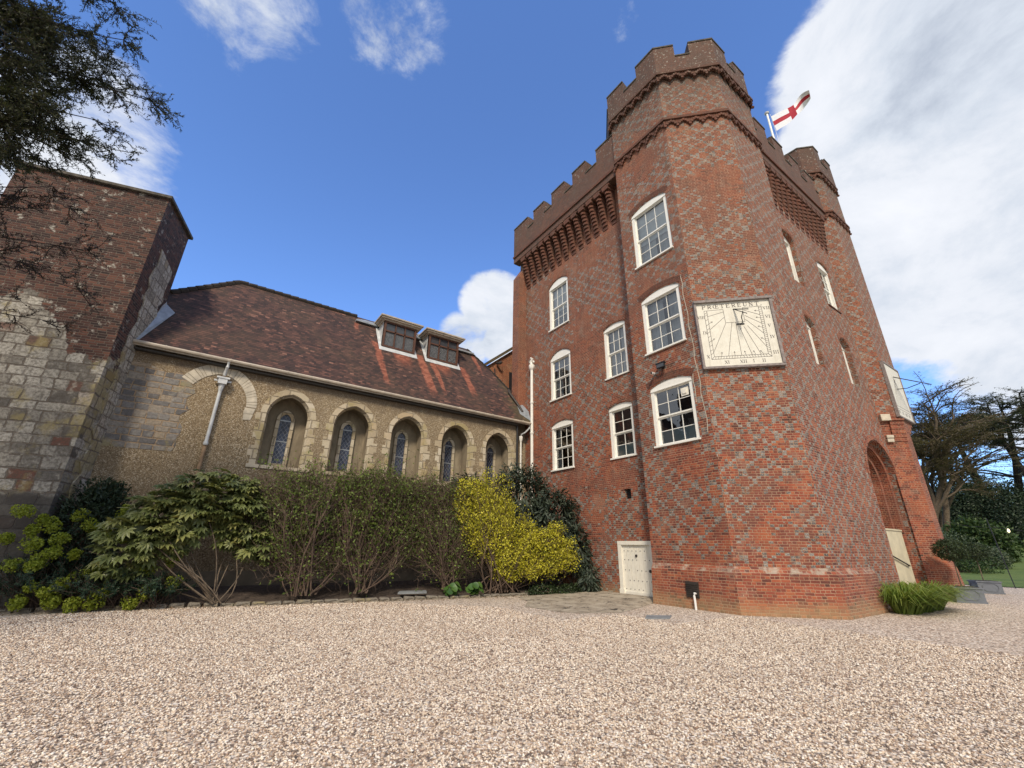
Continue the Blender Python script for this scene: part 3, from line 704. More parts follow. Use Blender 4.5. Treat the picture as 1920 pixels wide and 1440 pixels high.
gate = mb.build('gate_arch', M['brick_arch'], tower)
mb = MB(); prof0 = arc_pt(3.52, 7.04, 4.35, 1.72); prof1 = arc_pt(3.68, 6.88, 4.35, 1.52)
for i in range(len(prof0) - 1):
    c4 = [prof1[i], prof1[i + 1], prof0[i + 1], prof0[i]]
    mb.lprism(FM_right, c4, -.03, .05)
mb.build('arch_hood', M['brick_arch'], tower)
mb = MB(); mb.lprism(FM_right, [(3.93, .0), (6.6, .0), (6.6, 2.40), (3.93, 2.40)], .32, .46); mb.lbox(FM_right, 3.93, 6.61, 2.402, 2.46, .29, .48)
mb.build('cream_parapet', M['render_cream'], tower)
mb = MB(); mb.tube([lp(FM_right, 4.0, 1.62, .26), lp(FM_right, 6.1, 1.16, .26), lp(FM_right, 6.2, 1.14, .26), lp(FM_right, 6.22, 1.14, .32)], .025); mb.tube([lp(FM_right, 4.6, 1.48, .26), lp(FM_right, 4.6, 1.46, .33)], .015)
mb.build('handrail', M['black'], tower)
# far corner turret: narrower below a squinch, square above it
mb = MB()
Q = [(23.3, 5.6), (23.87, 5.03), (24.62, 5.03), (25.7, 6.1), (27, 8), (27, 18.05)]
for a, b in zip(Q, Q[1:]): mb.face([(a[0], a[1], 0), (b[0], b[1], 0), (b[0], b[1], 6.5 if a in Q[:3] else ZP), (a[0], a[1], 6.5 if a in Q[:3] else ZP)], m=0)
U = [(23.2, 5.6), (23.72, 5.08), (25.85, 5.08), (27.2, 6.4), (27.2, 8.6), (25.7, 9.8), (23.2, 9.0)]
mb.prism(U, 7.3, 21.1, m=1, base=True)
for k in range(4):                       # corbelled courses of the squinch
    f = (k + 1) / 4; q = [tuple(Q[i][j] + (U[i][j] - Q[i][j]) * f for j in (0, 1)) for i in range(3)] + [(26.3, 7), (24, 7)]
    mb.prism(q, 6.5 + k * .2, 6.7 + k * .2, m=0, base=True)
mb.build('far_turret_wall', [M['brick_arch'], M['brick_right']], tower)
mb = MB(); FQ = ((23.3, 5.6), (2 ** -.5, -2 ** -.5))
mb.lbox(FQ, -.02, .34, 6.92, 7.2, -.20, .1); mb.build('carved_stone', M['pale_stone'], tower); mb = MB(); mb.lbox(FQ, .02, .26, 6.0, 6.14, -.12, .1); mb.lbox(FQ, .04, .3, 6.18, 6.3, -.1, .1)
mb.build('corbel_stone', M['pale_stone'], tower)
mb = MB()
for k in range(5): mb.lbox(FQ, .30 - .0 * k, .82, 6.02 + k * .18, 6.20 + k * .18, -.03 - .022 * k, .2)
mb.lbox(FQ, .28, .84, 6.92, 7.0, -.18, .2); mb.build('squinch_corbel', M['brick_plain'], tower)
# plinths
mb = MB()
def off(poly, d):
    n = len(poly); out = []
    for i in range(n):
        p = Vector(poly[i]); a = (p - Vector(poly[i - 1])).normalized(); b = (Vector(poly[(i + 1) % n]) - p).normalized()
        na, nb = Vector((a.y, -a.x)), Vector((b.y, -b.x)); k = (na + nb); k = k / max(.3, k.dot(na)) if k.length > 1e-6 else na
        out.append(tuple(p + k * d))
    return out
TP = [P0, P1, P2, P3, (18.3, 6.96), (18.3, 9.69)]
o1 = off(TP, .09); o1[0] = (o1[0][0], 9.685); o0 = off(TP, .004); o0[0] = (o0[0][0], 9.685); ob = off(TP, .16); ob[0] = (ob[0][0], 9.685)
mz = 1.02
for i in range(4):
    mb.face([(*ob[i], 0), (*ob[i + 1], 0), (*o1[i + 1], mz), (*o1[i], mz)], m=0)
    mb.face([(*o1[i], mz), (*o1[i + 1], mz), (*o0[i + 1], mz + .16), (*o0[i], mz + .16)], m=1)
mb.face([(*ob[0], 0), (*o1[0], mz), (*o0[0], mz + .16), (*P0, 0)], m=0)
mb.build('plinth', [M['brick_plain'], M['brick_grey']], tower)
mb = MB(); q0, q1 = off(Q, .18), off(Q, .10); qq = off(Q, .004)
for i in range(0, 3):
    z_ = 1.05; mb.face([(*q0[i], 0), (*q0[i + 1], 0), (*q1[i + 1], z_), (*q1[i], z_)]); mb.face([(*q1[i], z_), (*q1[i + 1], z_), (*qq[i + 1], z_ + .35), (*qq[i], z_ + .35)])
mb.build('gate_plinth', M['brick_arch'], tower)
# crack repairs, plain brick patch, base grille and outlet
mb = MB(); FDl = FR_left
mb.lprism(FDl, [(.95, 16.35), (1.45, 16.2), (1.9, 16.55), (2.1, 17.0), (2.0, 17.7), (1.2, 17.8), (.98, 17.3)], -.006, .03)
mb.build('brick_patch', M['brick_arch'], tower)
mb = MB(); mb.lbox(FDl, 1.24, 1.64, .30, .72, -.17, 0.1)
for k in range(7): mb.lbox(FDl, 1.26, 1.62, .33 + k * .052, .352 + k * .052, -.19, -.17)
mb.build('base_grille', M['iron'], tower)
mb = MB(); mb.tube([lp(FDl, 1.55, .40, -.10), lp(FDl, 1.55, .42, -.24), lp(FDl, 1.56, .36, -.28), lp(FDl, 1.57, .24, -.28), lp(FDl, 1.57, -.02, -.28)], .032)
mb.build('outlet_pipe', M['pvc'], tower)
mb = MB()
for k in range(2):
    pts = [(2.42 - .30 * k + .03 * math.sin(i * 2.1 + k) + .012 * i, 10.9 - i * .42) for i in range(15)]
    if k == 1: pts = [(2.34 + .02 * math.sin(i * 2.3), 7.3 - i * .25) for i in range(6)]
    for a, b in zip(pts, pts[1:]): mb.face([lp(FDl, a[0] - .012, a[1], -.003), lp(FDl, b[0] - .012, b[1], -.003), lp(FDl, b[0] + .012, b[1], -.003), lp(FDl, a[0] + .012, a[1], -.003)])
mb.build('crack_repair', M['pale_stone'], tower)
# left corner pilaster and its weathered head
mb = MB(); mb.box((12.38, 17.47, 0), (12.9, 18.05, 16.7)); 
mb.face([(12.38, 17.47, 16.7), (12.38, 18.05, 16.7), (12.9, 18.05, 17.6), (12.9, 17.47, 17.6)][::-1]); mb.face([(12.38, 17.47, 16.7), (12.9, 17.47, 16.7), (12.9, 17.47, 17.6)])
mb.build('pilaster', M['brick_plain'], tower)
# roof slab
mb = MB(); mb.prism([(13.2, 9.5), (16.8, 5.9), (26.6, 5.9), (26.6, 17.7), (13.2, 17.7)], 18.2, 18.5, base=True); mb.build('roof', M['lead'], tower)

# ---- parapets with merlons, strings and corbels
def parapet(name, poly_pts, ranges, zb, zc, zt, th=.45, string=True, parent=tower, oh=.0):
    """poly_pts: outer line (open); ranges: merlon intervals measured along it"""
    mb, mc = MB(), MB()
    P = [Vector(p) for p in poly_pts]; S = [0.0]
    for a, b in zip(P, P[1:]): S.append(S[-1] + (b - a).length)
    nrm = []
    for i in range(len(P)):
        a = (P[i] - P[i - 1]).normalized() if i else (P[1] - P[0]).normalized()
        b = (P[i + 1] - P[i]).normalized() if i < len(P) - 1 else a
        na, nb = Vector((-a.y, a.x)), Vector((-b.y, b.x)); k = na + nb; nrm.append(k / k.dot(na))
    def pt(s, d):
        for i in range(len(S) - 1):
            if s <= S[i + 1] + 1e-9:
                f = (s - S[i]) / (S[i + 1] - S[i]); n = nrm[i] * (1 - f) + nrm[i + 1] * f
                return P[i].lerp(P[i + 1], f) + n * d
        return P[-1] + nrm[-1] * d
    def run(s0, s1, za, zb_, m_, d0=0.0, d1=th, cap=True, ends=True, u=mb):
        cuts = [s0] + [s for s in S if s0 + 1e-6 < s < s1 - 1e-6] + [s1]
        for a, b in zip(cuts, cuts[1:]):
            A, B, Cc, D = pt(a, d0), pt(b, d0), pt(b, d1), pt(a, d1)
            u.face([(A.x, A.y, za), (B.x, B.y, za), (B.x, B.y, zb_), (A.x, A.y, zb_)], uv=[(a, za), (b, za), (b, zb_), (a, zb_)])
            u.face([(Cc.x, Cc.y, za), (D.x, D.y, za), (D.x, D.y, zb_), (Cc.x, Cc.y, zb_)], uv=[(b, za), (a, za), (a, zb_), (b, zb_)])
            if cap: u.face([(A.x, A.y, zb_), (B.x, B.y, zb_), (Cc.x, Cc.y, zb_), (D.x, D.y, zb_)])
            u.face([(D.x, D.y, za), (Cc.x, Cc.y, za), (B.x, B.y, za), (A.x, A.y, za)])
        if ends:
            for s, fl in ((s0, 1), (s1, 0)):
                A, D = pt(s, d0), pt(s, d1); q = [(D.x, D.y, za), (A.x, A.y, za), (A.x, A.y, zb_), (D.x, D.y, zb_)]
                u.face(q if fl else q[::-1])
    run(0, S[-1], zb, zc, 0)
    for s0, s1 in ranges:
        run(s0, s1, zc, zt, 0)
    # low coping courses on merlons and in the gaps
    edges = [0.0]
    for s0, s1 in ranges: edges += [s0, s1]
    edges.append(S[-1])
    for s0, s1 in zip(edges[::2], edges[1::2]):
        if s1 - s0 > .02: mc = MB(); run(s0, s1, zc + .002, zc + .07, 0, -.035, th + .035, u=mc); mc.build('coping', M['coping'], parent)
    for s0, s1 in ranges:
        mc = MB(); run(s0 + .0, s1 - .0, zt + .002, zt + .075, 0, -.035, th + .035, u=mc)
        run(s0 + .05, s1 - .05, zt + .076, zt + .16, 0, .08, th - .08, u=mc); mc.build('coping', M['coping'], parent)
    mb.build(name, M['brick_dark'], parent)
    return pt, S
def string(name, poly_pts, z, h=.12, pr=.10, scallop=None, inner=None):
    """a projecting moulding with a table of little stepped corbels under it"""
    mb = MB(); mk = MB(); P = [Vector(p) for p in poly_pts]
    for i, (a, b) in enumerate(zip(P, P[1:])):
        tt = (b - a).normalized(); L = (b - a).length; F = (tuple(a), tuple(tt))
        e0 = pr * math.tan(R(22.5)) if i else 0; e1 = pr * math.tan(R(22.5)) if i < len(P) - 2 else 0
        mb.lprism(F, [(-e0, z - h), (L + e1, z - h), (L + e1, z), (-e0, z)], -pr, .1)
        if scallop:
            n = max(1, round(L / scallop)); w_ = L / n
            for k in range(n):
                for j, (fu, fz) in enumerate(((.0, .36), (.17, .24), (.34, .15), (.5, .11), (.66, .15), (.83, .24))):
                    u = (k + fu) * w_; r_ = .062
                    mk.lprism(F, [(u + r_ * math.cos(q * math.pi / 3), z - h - fz + r_ * math.sin(q * math.pi / 3)) for q in range(6)], -pr * .9, .02)
                    if j in (0, 1, 5): mk.lbox(F, u - .05, u + .05, z - h - fz + .05, z - h, -pr * .35, .02)
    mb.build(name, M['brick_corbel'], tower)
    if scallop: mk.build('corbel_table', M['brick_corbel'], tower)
RING = [(XT, 9.69), P1, P2, P3, (18.3, 6.96), (18.3, 9.69)]
ringo = off(RING + [(15.3, 11.5)], .0)[:6]
string('string_course', RING[:5], 18.45, scallop=.46)
u1 = [(XT - .06, 9.72), (XT - .06, 6.93), (14.0, YT - .06), (16.66, YT - .06), (18.36, 6.93), (18.36, 9.72), (16.66, 11.4), (14, 11.4), (XT - .06, 9.72)]
string('string_course', u1[:5], 21.12, scallop=.46, pr=.12)
d45 = 2.47
u2 = [(p[0], p[1]) for p in u1]
parapet('turret_parapet', [(XT - .08, 9.74), (XT - .08, 6.92), (14.0, YT - .08), (16.66, YT - .08), (18.38, 6.92), (18.38, 9.74), (16.7, 11.5), (14, 11.5), (XT - .07, 9.76)],
        [(0, 1.03), (1.80, 2.84 + .86), (2.84 + 1.48, 2.84 + 2.5 + 1.02), (2.84 + 2.5 + 1.68, 2.84 + 2.5 + 2.70 + .7), (9.4, 10.6), (11.3, 12.8), (13.5, 15), (15.7, 17)], 21.12, 22.1, 22.82)
# main parapets
parapet('left_parapet', [(12.38, 18.05), (12.38, 9.66)], [(0, 1.44), (2.0, 3.02), (3.68, 4.79), (5.42, 6.43), (7.18, 8.39)], 17.88, 19.62, 20.42)
string('string_course', [(12.38, 18.05), (12.38, 9.66)], 18.34, .12, .07)
parapet('right_parapet', [(16.7, 5.33), (23.6, 5.33)], [(.35, 1.4), (2.05, 3.1), (3.75, 4.8), (5.45, 6.5)], 17.88, 19.62, 20.42)
string('string_course', [(16.7, 5.33), (23.6, 5.33)], 18.34, .12, .07)
Uo = off(U, .09)
string('string_course', [U[0], U[1], U[2], U[3]], 18.40, scallop=.4, pr=.09)
string('string_course', [U[0], U[1], U[2], U[3]], 21.12, scallop=.4, pr=.12)
parapet('far_turret_parapet', [(22.95, 8.2), Uo[0], Uo[1], Uo[2], Uo[3], Uo[4], Uo[5], (23.2, 9.4), (22.95, 8.2)], [(.0, .7), (1.5, 4.1), (4.9, 6.6), (7.5, 8.8), (9.5, 10.8), (11.4, 12.4)], 21.12, 22.1, 22.85)
parapet('rear_parapet', [(27, 9.5), (27, 18.05), (12.9, 18.05)], [(1, 2), (2.7, 3.7), (5, 6), (7, 8), (10, 11), (12, 13), (15, 16), (18, 19), (21, 22)], 17.9, 19.62, 20.42)
# long stepped corbels carrying the parapets
def corbel_mesh(Fd, w_=.30, proj=.50, h=1.75):
    mb = MB(); n = 9
    for k in range(n):
        f0 = (k + .35) / n; pr = proj * f0 ** .85; z0 = -h + h * k / n; z1 = z0 + h / n * .995
        for (za, zb_, p_) in ((z0, z0 + (z1 - z0) * .55, pr), (z0 + (z1 - z0) * .55, z1, pr * .86)):
            prof = []
            for j in range(6):
                a = math.pi * j / 5; prof.append((-w_ / 2 * math.cos(a), -p_ * (.55 + .45 * math.sin(a))))
            for j in range(5):
                a, b = prof[j], prof[j + 1]
                mb.face([lp(Fd, a[0], za, a[1]), lp(Fd, b[0], za, b[1]), lp(Fd, b[0], zb_, b[1]), lp(Fd, a[0], zb_, a[1])])
            L = [(prof[0][0], 0.0)] + prof + [(prof[-1][0], 0.0)]
            mb.face([lp(Fd, u, zb_, d) for u, d in L]); mb.face([lp(Fd, u, za, d) for u, d in reversed(L)])
            for a, b in ((L[0], L[1]), (L[-2], L[-1])): mb.face([lp(Fd, a[0], za, a[1]), lp(Fd, b[0], za, b[1]), lp(Fd, b[0], zb_, b[1]), lp(Fd, a[0], zb_, a[1])])
    # spandrel head joining it to the parapet, with a notch each side
    mb.lbox(Fd, -w_ / 2 - .03, w_ / 2 + .03, .002, .30, -proj * 1.0, 0)
    mb.lbox(Fd, -w_ / 2 - .10, w_ / 2 + .10, .17, .30, -proj * .98, 0)
    return mb
c0 = None
for k in range(13):
    y = 17.15 - k * .555
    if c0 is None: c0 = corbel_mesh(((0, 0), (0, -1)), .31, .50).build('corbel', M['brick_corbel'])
    o = c0 if k == 0 else c0.copy()
    if k: COL.objects.link(o)
    o.location = (XM, y, 17.58); kid(o, tower)
c1 = None
for k in range(12):
    x = 17.3 + k * .52
    if c1 is None: c1 = corbel_mesh(((0, 0), (1, 0)), .30, .26, 1.9).build('corbel', M['brick_corbel'])
    o = c1 if k == 0 else c1.copy()
    if k: COL.objects.link(o)
    o.location = (x, YM, 17.58); kid(o, tower)

# ---- sash windows
def window(F, h, cols=3, rows=4, frost=0, cur=0, blind=0, lamp=0):
    u0, u1, z0, zs, D = h['u0'], h['u1'], h['z0'], h['zs'], h['depth']; e = .004
    u0 += e; u1 -= e; d0 = D - .07; fw = .13
    mb = MB()
    mb.lbox(F, u0, u0 + fw, z0 + .06, zs - .10, d0, D + .1); mb.lbox(F, u1 - fw, u1, z0 + .06, zs - .10, d0, D + .1)
    tp = [(u, z - e) for u, z in h['tp']]; tp[0] = (u0, tp[0][1]); tp[-1] = (u1, tp[-1][1])
    mb.lprism(F, [(u0, zs - .10), (u1, zs - .10)] + list(reversed(tp)), d0, D + .1)
    mb.lbox(F, u0 + .0, u1 - .0, zs - .13, zs - .10, d0 - .025, D)
    a, b, zb, zt = u0 + fw, u1 - fw, z0 + .09, zs - .13
    zm = (zb + zt) / 2
    for (za, zc, dd) in ((zm, zt, D + .00), (zb, zm, D + .045)):
        mb.lbox(F, a, a + .045, za, zc, dd, dd + .04); mb.lbox(F, b - .045, b, za, zc, dd, dd + .04)
        mb.lbox(F, a + .045, b - .045, zc - .045, zc, dd, dd + .04); mb.lbox(F, a + .045, b - .045, za, za + .05, dd, dd + .04)
        for i in range(1, cols):
            uu = a + .045 + (b - a - .09) * i / cols; mb.lbox(F, uu - .011, uu + .011, za + .05, zc - .045, dd + .005, dd + .035)
        for j in range(1, rows // 2):
            zz = za + .05 + (zc - za - .095) * j / (rows // 2); mb.lbox(F, a + .045, b - .045, zz - .011, zz + .011, dd + .006, dd + .034)
    w_ = mb.build('window', M['white'], tower)
    mb = MB(); mb.lbox(F, u0 - .03, u1 + .03, z0 + .002, z0 + .06, d0 - .10, D + .1); mb.build('sill', M['white'] if F is not FM_right else M['brick_corbel'], w_)
    mb = MB()
    for (za, zc, dd) in ((zm + .05, zt - .045, D + .02), (zb + .05, zm - .045, D + .065)):
        mb.face([lp(F, a + .04, za, dd), lp(F, b - .04, za, dd), lp(F, b - .04, zc, dd), lp(F, a + .04, zc, dd)])
    mb.build('glass', M['glass'], w_)
    mb = MB(); q = [(u0 - .2, z0 - .2), (u1 + .2, z0 - .2), (u1 + .2, zs + .3), (u0 - .2, zs + .3)]   # room behind
    mb.face([lp(F, u, z, D + 1.3) for u, z in q])
    for a_, b_ in zip(q, q[1:] + q[:1]): mb.face([lp(F, *a_, D + .14), lp(F, *a_, D + 1.3), lp(F, *b_, D + 1.3), lp(F, *b_, D + .14)])
    mb.build('room', M['room'], w_)
    if frost:
        mb = MB(); zf = zb + .05 + (zm - zb) * .47
        mb.lbox(F, a + .045, b - .045, zb + .05, zf, D + .069, D + .072); mb.build('frosted_pane', M['frost'], w_)
    if cur:
        mb = MB(); wd = (b - a)
        for (s0, s1) in (((a - .05), a + wd * .5 * cur), (b - wd * .42 * cur, b + .05)):
            n = 26; us = [s0 + (s1 - s0) * i / n for i in range(n + 1)]; dz = [D + .22 + .035 * math.sin(i * 1.9) for i in range(n + 1)]
            for i in range(n): mb.face([lp(F, us[i], zb, dz[i]), lp(F, us[i + 1], zb, dz[i + 1]), lp(F, us[i + 1], zt, dz[i + 1]), lp(F, us[i], zt, dz[i])])
        mb.build('curtain', M['curtain'], w_)
    if blind:
        mb = MB(); zq = zb + (zt - zb) * .42; mb.lbox(F, a - .05, b + .05, zq, zt + .02, D + .16, D + .17); mb.build('blind', M['blind'], w_)
    if lamp:
        mb = MB(); mb.lbox(F, b - .3, b - .06, zt - .85, zt - .78, D + .6, D + .75); mb.build('room_lamp', M['sash_lamp'], w_)
    return w_
for F, h, o_ in WIN: window(F, h, **o_)
# brick heads over the windows
for F, h, o_ in WIN:
    mb = MB(); tp = h['tp']; n = 18; u0, u1 = h['u0'] - .06, h['u1'] + .06
    pr = arc_seg(u0, u1, h['zs'] + .02, h['rise'] + .01, n); c = (u0 + u1) / 2
    for i in range(n):
        a, b = pr[i], pr[i + 1]; g = .006
        e = lambda p: (p[0] + (p[0] - c) * .10, p[1] + .22)
        mb.lprism(F, [(a[0] + g, a[1]), (b[0] - g, b[1]), (e(b)[0] - g, e(b)[1]), (e(a)[0] + g, e(a)[1])], -.012, .03)
    mb.build('window_head', M['brick_corbel'] if F is FR_left else M['brick_plain'], tower)
# extractor fan in the turret's lowest window
F, h, _ = WIN[0]
mb = MB(); mb.lbox(F, h['u1'] - .52, h['u1'] - .24, h['zs'] - .55, h['zs'] - .27, .10, .14); mb.lbox(F, h['u1'] - .45, h['u1'] - .31, h['zs'] - .48, h['zs'] - .34, .07, .10)
mb.build('extractor_fan', M['cream'], tower)

# ---- low cellar door
Fd = FM_left; a, b, z0, z1 = 6.395, 7.925, .09, 1.855
mb = MB(); mb.lbox(Fd, a, a + .16, z0, z1 - .13, -.03, .12); mb.lbox(Fd, b - .09, b, z0, z1 - .13, -.03, .12); mb.lbox(Fd, a, b, z1 - .13, z1, -.035, .12)
mb.lbox(Fd, a - .02, a + .19, z0, z0 + .16, -.05, .1)
door = mb.build('door', M['cream'], tower)
mb = MB(); n = 7; x0, x1 = a + .16, b - .09
for k in range(n):
    q0, q1 = x0 + (x1 - x0) * k / n, x0 + (x1 - x0) * (k + 1) / n; mb.lbox(Fd, q0 + .006, q1 - .006, z0 + .03, z1 - .13, .035, .09)
mb.lbox(Fd, x0, x1, z0 + .03, z1 - .13, .05, .085); mb.lbox(Fd, x0, x1, z0, z0 + .10, .0, .09)
mb.build('plank_leaf', M['cream'], door)
mb = MB()
for j, zz in enumerate((1.52, 1.22, .88, .55, .27)):
    for k in range(n):
        if (j * 3 + k * 5) % 7 == 2: continue
        u = x0 + (x1 - x0) * (k + .5) / n; mb.tube([lp(Fd, u, zz, .036), lp(Fd, u, zz, .018)], .014, 6)
mb.build('studs', M['iron'], door)
mb = MB(); u = x0 + (x1 - x0) * .5; mb.tube([lp(Fd, u, 1.36, .036), lp(Fd, u, 1.36, .0)], .045, 10); mb.tube([lp(Fd, x1 - .06, .88, .036), lp(Fd, x1 - .06, .88, -.03)], .05, 10)
mb.build('handle', M['iron'], door)

# ---- cast-iron rainwater pipe on the tower
def downpipe(name, p_top, p_bot, r, parent, material, hop=True, collars=()):
    mb = MB(); a, b = Vector(p_top), Vector(p_bot); mb.tube([a, b], r, 10)
    for f in collars:
        c = a.lerp(b, f); mb.tube([c + Vector((0, 0, .05)), c - Vector((0, 0, .05))], r * 1.28, 10); mb.tube([c + Vector((0, 0, .01)), c - Vector((0, 0, .01))], r * 1.45, 10)
    if hop: mb.tube([a + Vector((0, 0, .30)), a + Vector((0, 0, .24)), a + Vector((0, 0, .12)), a], [r * 2.2, r * 2.2, r * 1.9, r], 8)
    return mb.build(name, material, parent)
downpipe('rainwater_pipe', (12.80, 16.79, 10.45), (12.80, 16.79, .3), .075, tower, M['white'], True, (.18, .34, .53, .75))
mb = MB(); mb.tube([(12.80, 16.79, 10.74), (12.79, 16.86, 10.95), (12.80, 16.72, 11.10), (12.80, 16.88, 11.2)], [.07, .09, .07, .05], 8); mb.tube([(12.8, 16.65, 10.95), (12.8, 16.6, 10.85)], .05, 8); mb.build('pipe_swan_neck', M['white'], tower)

# ================================================================== small fittings on the turret
fl = thing('floodlight', 'small black floodlight on the brick turret between two white windows', 'floodlight', (12.2, 8.42, 7.6))
mb = MB(); mb.lbox(FR_left, 1.12, 1.44, 7.58, 7.74, -.20, -.12); mb.lbox(FR_left, 1.10, 1.46, 7.74, 7.77, -.22, -.06); mb.build('lamp_head', M['black'], fl)
mb = MB(); mb.lbox(FR_left, 1.24, 1.32, 7.60, 7.72, -.12, .0); mb.build('bracket', M['black'], fl)
mb = MB(); mb.lbox(FR_left, 1.14, 1.42, 7.60, 7.72, -.205, -.201); mb.build('lens', M['darkglass'], fl)
sc_ = thing('security_camera', 'tiny white security camera left of the floodlight on the turret wall', 'camera', (12.2, 8.76, 7.48))
mb = MB(); mb.tube([lp(FR_left, .93, 7.52, 0), lp(FR_left, .93, 7.50, -.12)], .02, 8); mb.tube([lp(FR_left, .90, 7.50, -.05), lp(FR_left, .93, 7.47, -.24)], .045, 10); mb.build('camera_body', M['pvc'], sc_)
mb = MB(); mb.tube([lp(FR_left, .93, 7.47, -.245), lp(FR_left, .93, 7.468, -.26)], .035, 10)
mb.tube([lp(FR_left, .95, 7.45, -.01), lp(FR_left, 1.0, 7.30, -.01), lp(FR_left, 1.15, 7.38, -.01), lp(FR_left, 1.26, 7.60, -.01)], .008, 5); mb.build('cable', M['black'], sc_)

# ================================================================== sundials
STROKES = {'I': [((.5, 0), (.5, 1), 1), ((.2, 0), (.8, 0), 0), ((.2, 1), (.8, 1), 0)],
 'V': [((.12, 1), (.5, 0), 1), ((.5, 0), (.88, 1), 0), ((0, 1), (.3, 1), 0), ((.7, 1), (1, 1), 0)],
 'X': [((.1, 1), (.9, 0), 1), ((.1, 0), (.9, 1), 0), ((0, 0), (.26, 0), 0), ((.74, 0), (1, 0), 0), ((0, 1), (.26, 1), 0), ((.74, 1), (1, 1), 0)],
 'P': [((.2, 0), (.2, 1), 1), ((.05, 0), (.4, 0), 0), ((.05, 1), (.6, 1), 0), ((.6, 1), (.85, .86), 0), ((.85, .86), (.85, .62), 1), ((.85, .62), (.6, .48), 0), ((.6, .48), (.2, .48), 0)],
 'R': [((.2, 0), (.2, 1), 1), ((.05, 0), (.38, 0), 0), ((.05, 1), (.55, 1), 0), ((.55, 1), (.8, .88), 0), ((.8, .88), (.8, .64), 1), ((.8, .64), (.55, .5), 0), ((.55, .5), (.2, .5), 0), ((.5, .5), (.88, 0), 1), ((.8, 0), (1, 0), 0)],
 'Œ': [((.35, 1), (.12, .8), 0), ((.12, .8), (.05, .5), 1), ((.05, .5), (.12, .2), 1), ((.12, .2), (.35, 0), 0), ((.35, 0), (1.3, 0), 0), ((.35, 1), (1.25, 1), 0), ((.7, 0), (.7, 1), 1), ((.7, .52), (1.1, .52), 0), ((1.3, 0), (1.33, .2), 0), ((1.25, 1), (1.27, .8), 0), ((1.1, .42), (1.1, .62), 0)],
 'E': [((.2, 0), (.2, 1), 1), ((.05, 0), (.85, 0), 0), ((.05, 1), (.8, 1), 0), ((.2, .52), (.62, .52), 0), ((.85, 0), (.88, .22), 0), ((.8, 1), (.82, .8), 0), ((.62, .42), (.62, .62), 0)],
 'T': [((.5, 0), (.5, 1), 1), ((.05, 1), (.95, 1), 0), ((.05, 1), (.05, .8), 0), ((.95, 1), (.95, .8), 0), ((.3, 0), (.7, 0), 0)],
 'U': [((.18, 1), (.18, .3), 1), ((.18, .3), (.32, .06), 1), ((.32, .06), (.6, .04), 0), ((.6, .04), (.82, .28), 0), ((.82, .28), (.82, 1), 0), ((.02, 1), (.36, 1), 0), ((.68, 1), (.98, 1), 0)],
 'N': [((.16, 0), (.16, 1), 0), ((.16, 1), (.84, 0), 1), ((.84, 0), (.84, 1), 0), ((0, 1), (.2, 1), 0), ((0, 0), (.32, 0), 0), ((.68, 1), (1, 1), 0)],
 '.': [((.1, 0), (.1, .14), 1)]}
def stroke(mb, F, a, b, wd, d=-.004):
    a, b = Vector(a), Vector(b); t_ = (b - a); 
    if t_.length < 1e-6: return
    t_.normalize(); n = Vector((-t_.y, t_.x)) * wd / 2; e = t_ * wd * .25
    q = [a - e - n, b + e - n, b + e + n, a - e + n]
    mb.face([lp(F, p.x, p.y, d) for p in q])
def word(mb, F, s, u, z, hgt, wid, gap, ang=0.0, d=-.004, thick=.16, thin=.075):
    ca, sa = math.cos(ang), math.sin(ang); x = 0
    for ch in s:
        k = 1.35 if ch == 'Œ' else (.55 if ch in 'I' else (.3 if ch == '.' else 1))
        for (a, b, wt) in STROKES[ch]:
            A, B = [((p[0] - .5) * (.6 if ch == 'I' else 1) + .5 * (.55 if ch == 'I' else 1) if ch == 'I' else p[0], p[1]) for p in (a, b)]
            tr = lambda p: (u + ((x + p[0] * wid) * ca - p[1] * hgt * sa), z + ((x + p[0] * wid) * sa + p[1] * hgt * ca))
            stroke(mb, F, tr(A), tr(B), hgt * (thick if wt else thin), d)
        x += wid * k + gap
    return x
M['dial'] = None
def dial_mat():
    m, t, b = mat('painted_dial_board'); P = pos(t); n = t.noise(P, 5, 6, .7); f = t.noise(P, 22, 4, .7)
    col = t.ramp(n, [(.3, (.58, .56, .48)), (.6, (.67, .65, .57))]); col = t.mix(t.m('MULTIPLY', t.smooth(f, .62, .72), .35), col, (.36, .33, .27))
    sk = t.noise(t.vm('MULTIPLY', P, (7, 7, .5)), 1.0, 5, .65); col = t.mix(t.m('MULTIPLY', t.smooth(sk, .52, .68), .30), col, (.42, .38, .30))
    t.put(b.inputs['Base Color'], col); b.inputs['Roughness'].default_value = .6; return m
M['dial'] = dial_mat(); M['ink'] = plain('dial_paint', (.055, .04, .042), .7, .3)
S2 = 2 ** -.5
Fs = ((P1[0] - .06, P1[1] - .06), (S2, -S2))     # board face stands 85 mm off the wall
sund = thing('sundial', 'square cream sundial lettered along its top on the front corner of the brick tower', 'sundial', (13.1, 6.0, 7.05))
mb = MB(); mb.lbox(Fs, .03, 2.37, 7.08, 9.48, -.0, .08); mb.build('board', M['dial'], sund)
mb = MB(); mb.lbox(Fs, -.02, 2.42, 9.44, 9.53, -.09, .08); mb.lbox(Fs, -.02, 2.42, 7.03, 7.10, -.05, .08); mb.lbox(Fs, -.02, .05, 7.10, 9.44, -.05, .08); mb.lbox(Fs, 2.34, 2.42, 7.10, 9.44, -.06, .08)
mb.build('frame', M['silver'], sund)
mb = MB(); th = .011
def pl(pts, w_=th):
    for a, b in zip(pts, pts[1:]): stroke(mb, Fs, a, b, w_)
pl([(.88, 9.165), (.285, 9.15), (.285, 7.36), (2.08, 7.36), (2.08, 9.19), (1.50, 9.18)]); pl([(.375, 9.15), (.375, 7.45), (1.988, 7.45), (1.988, 9.19)])
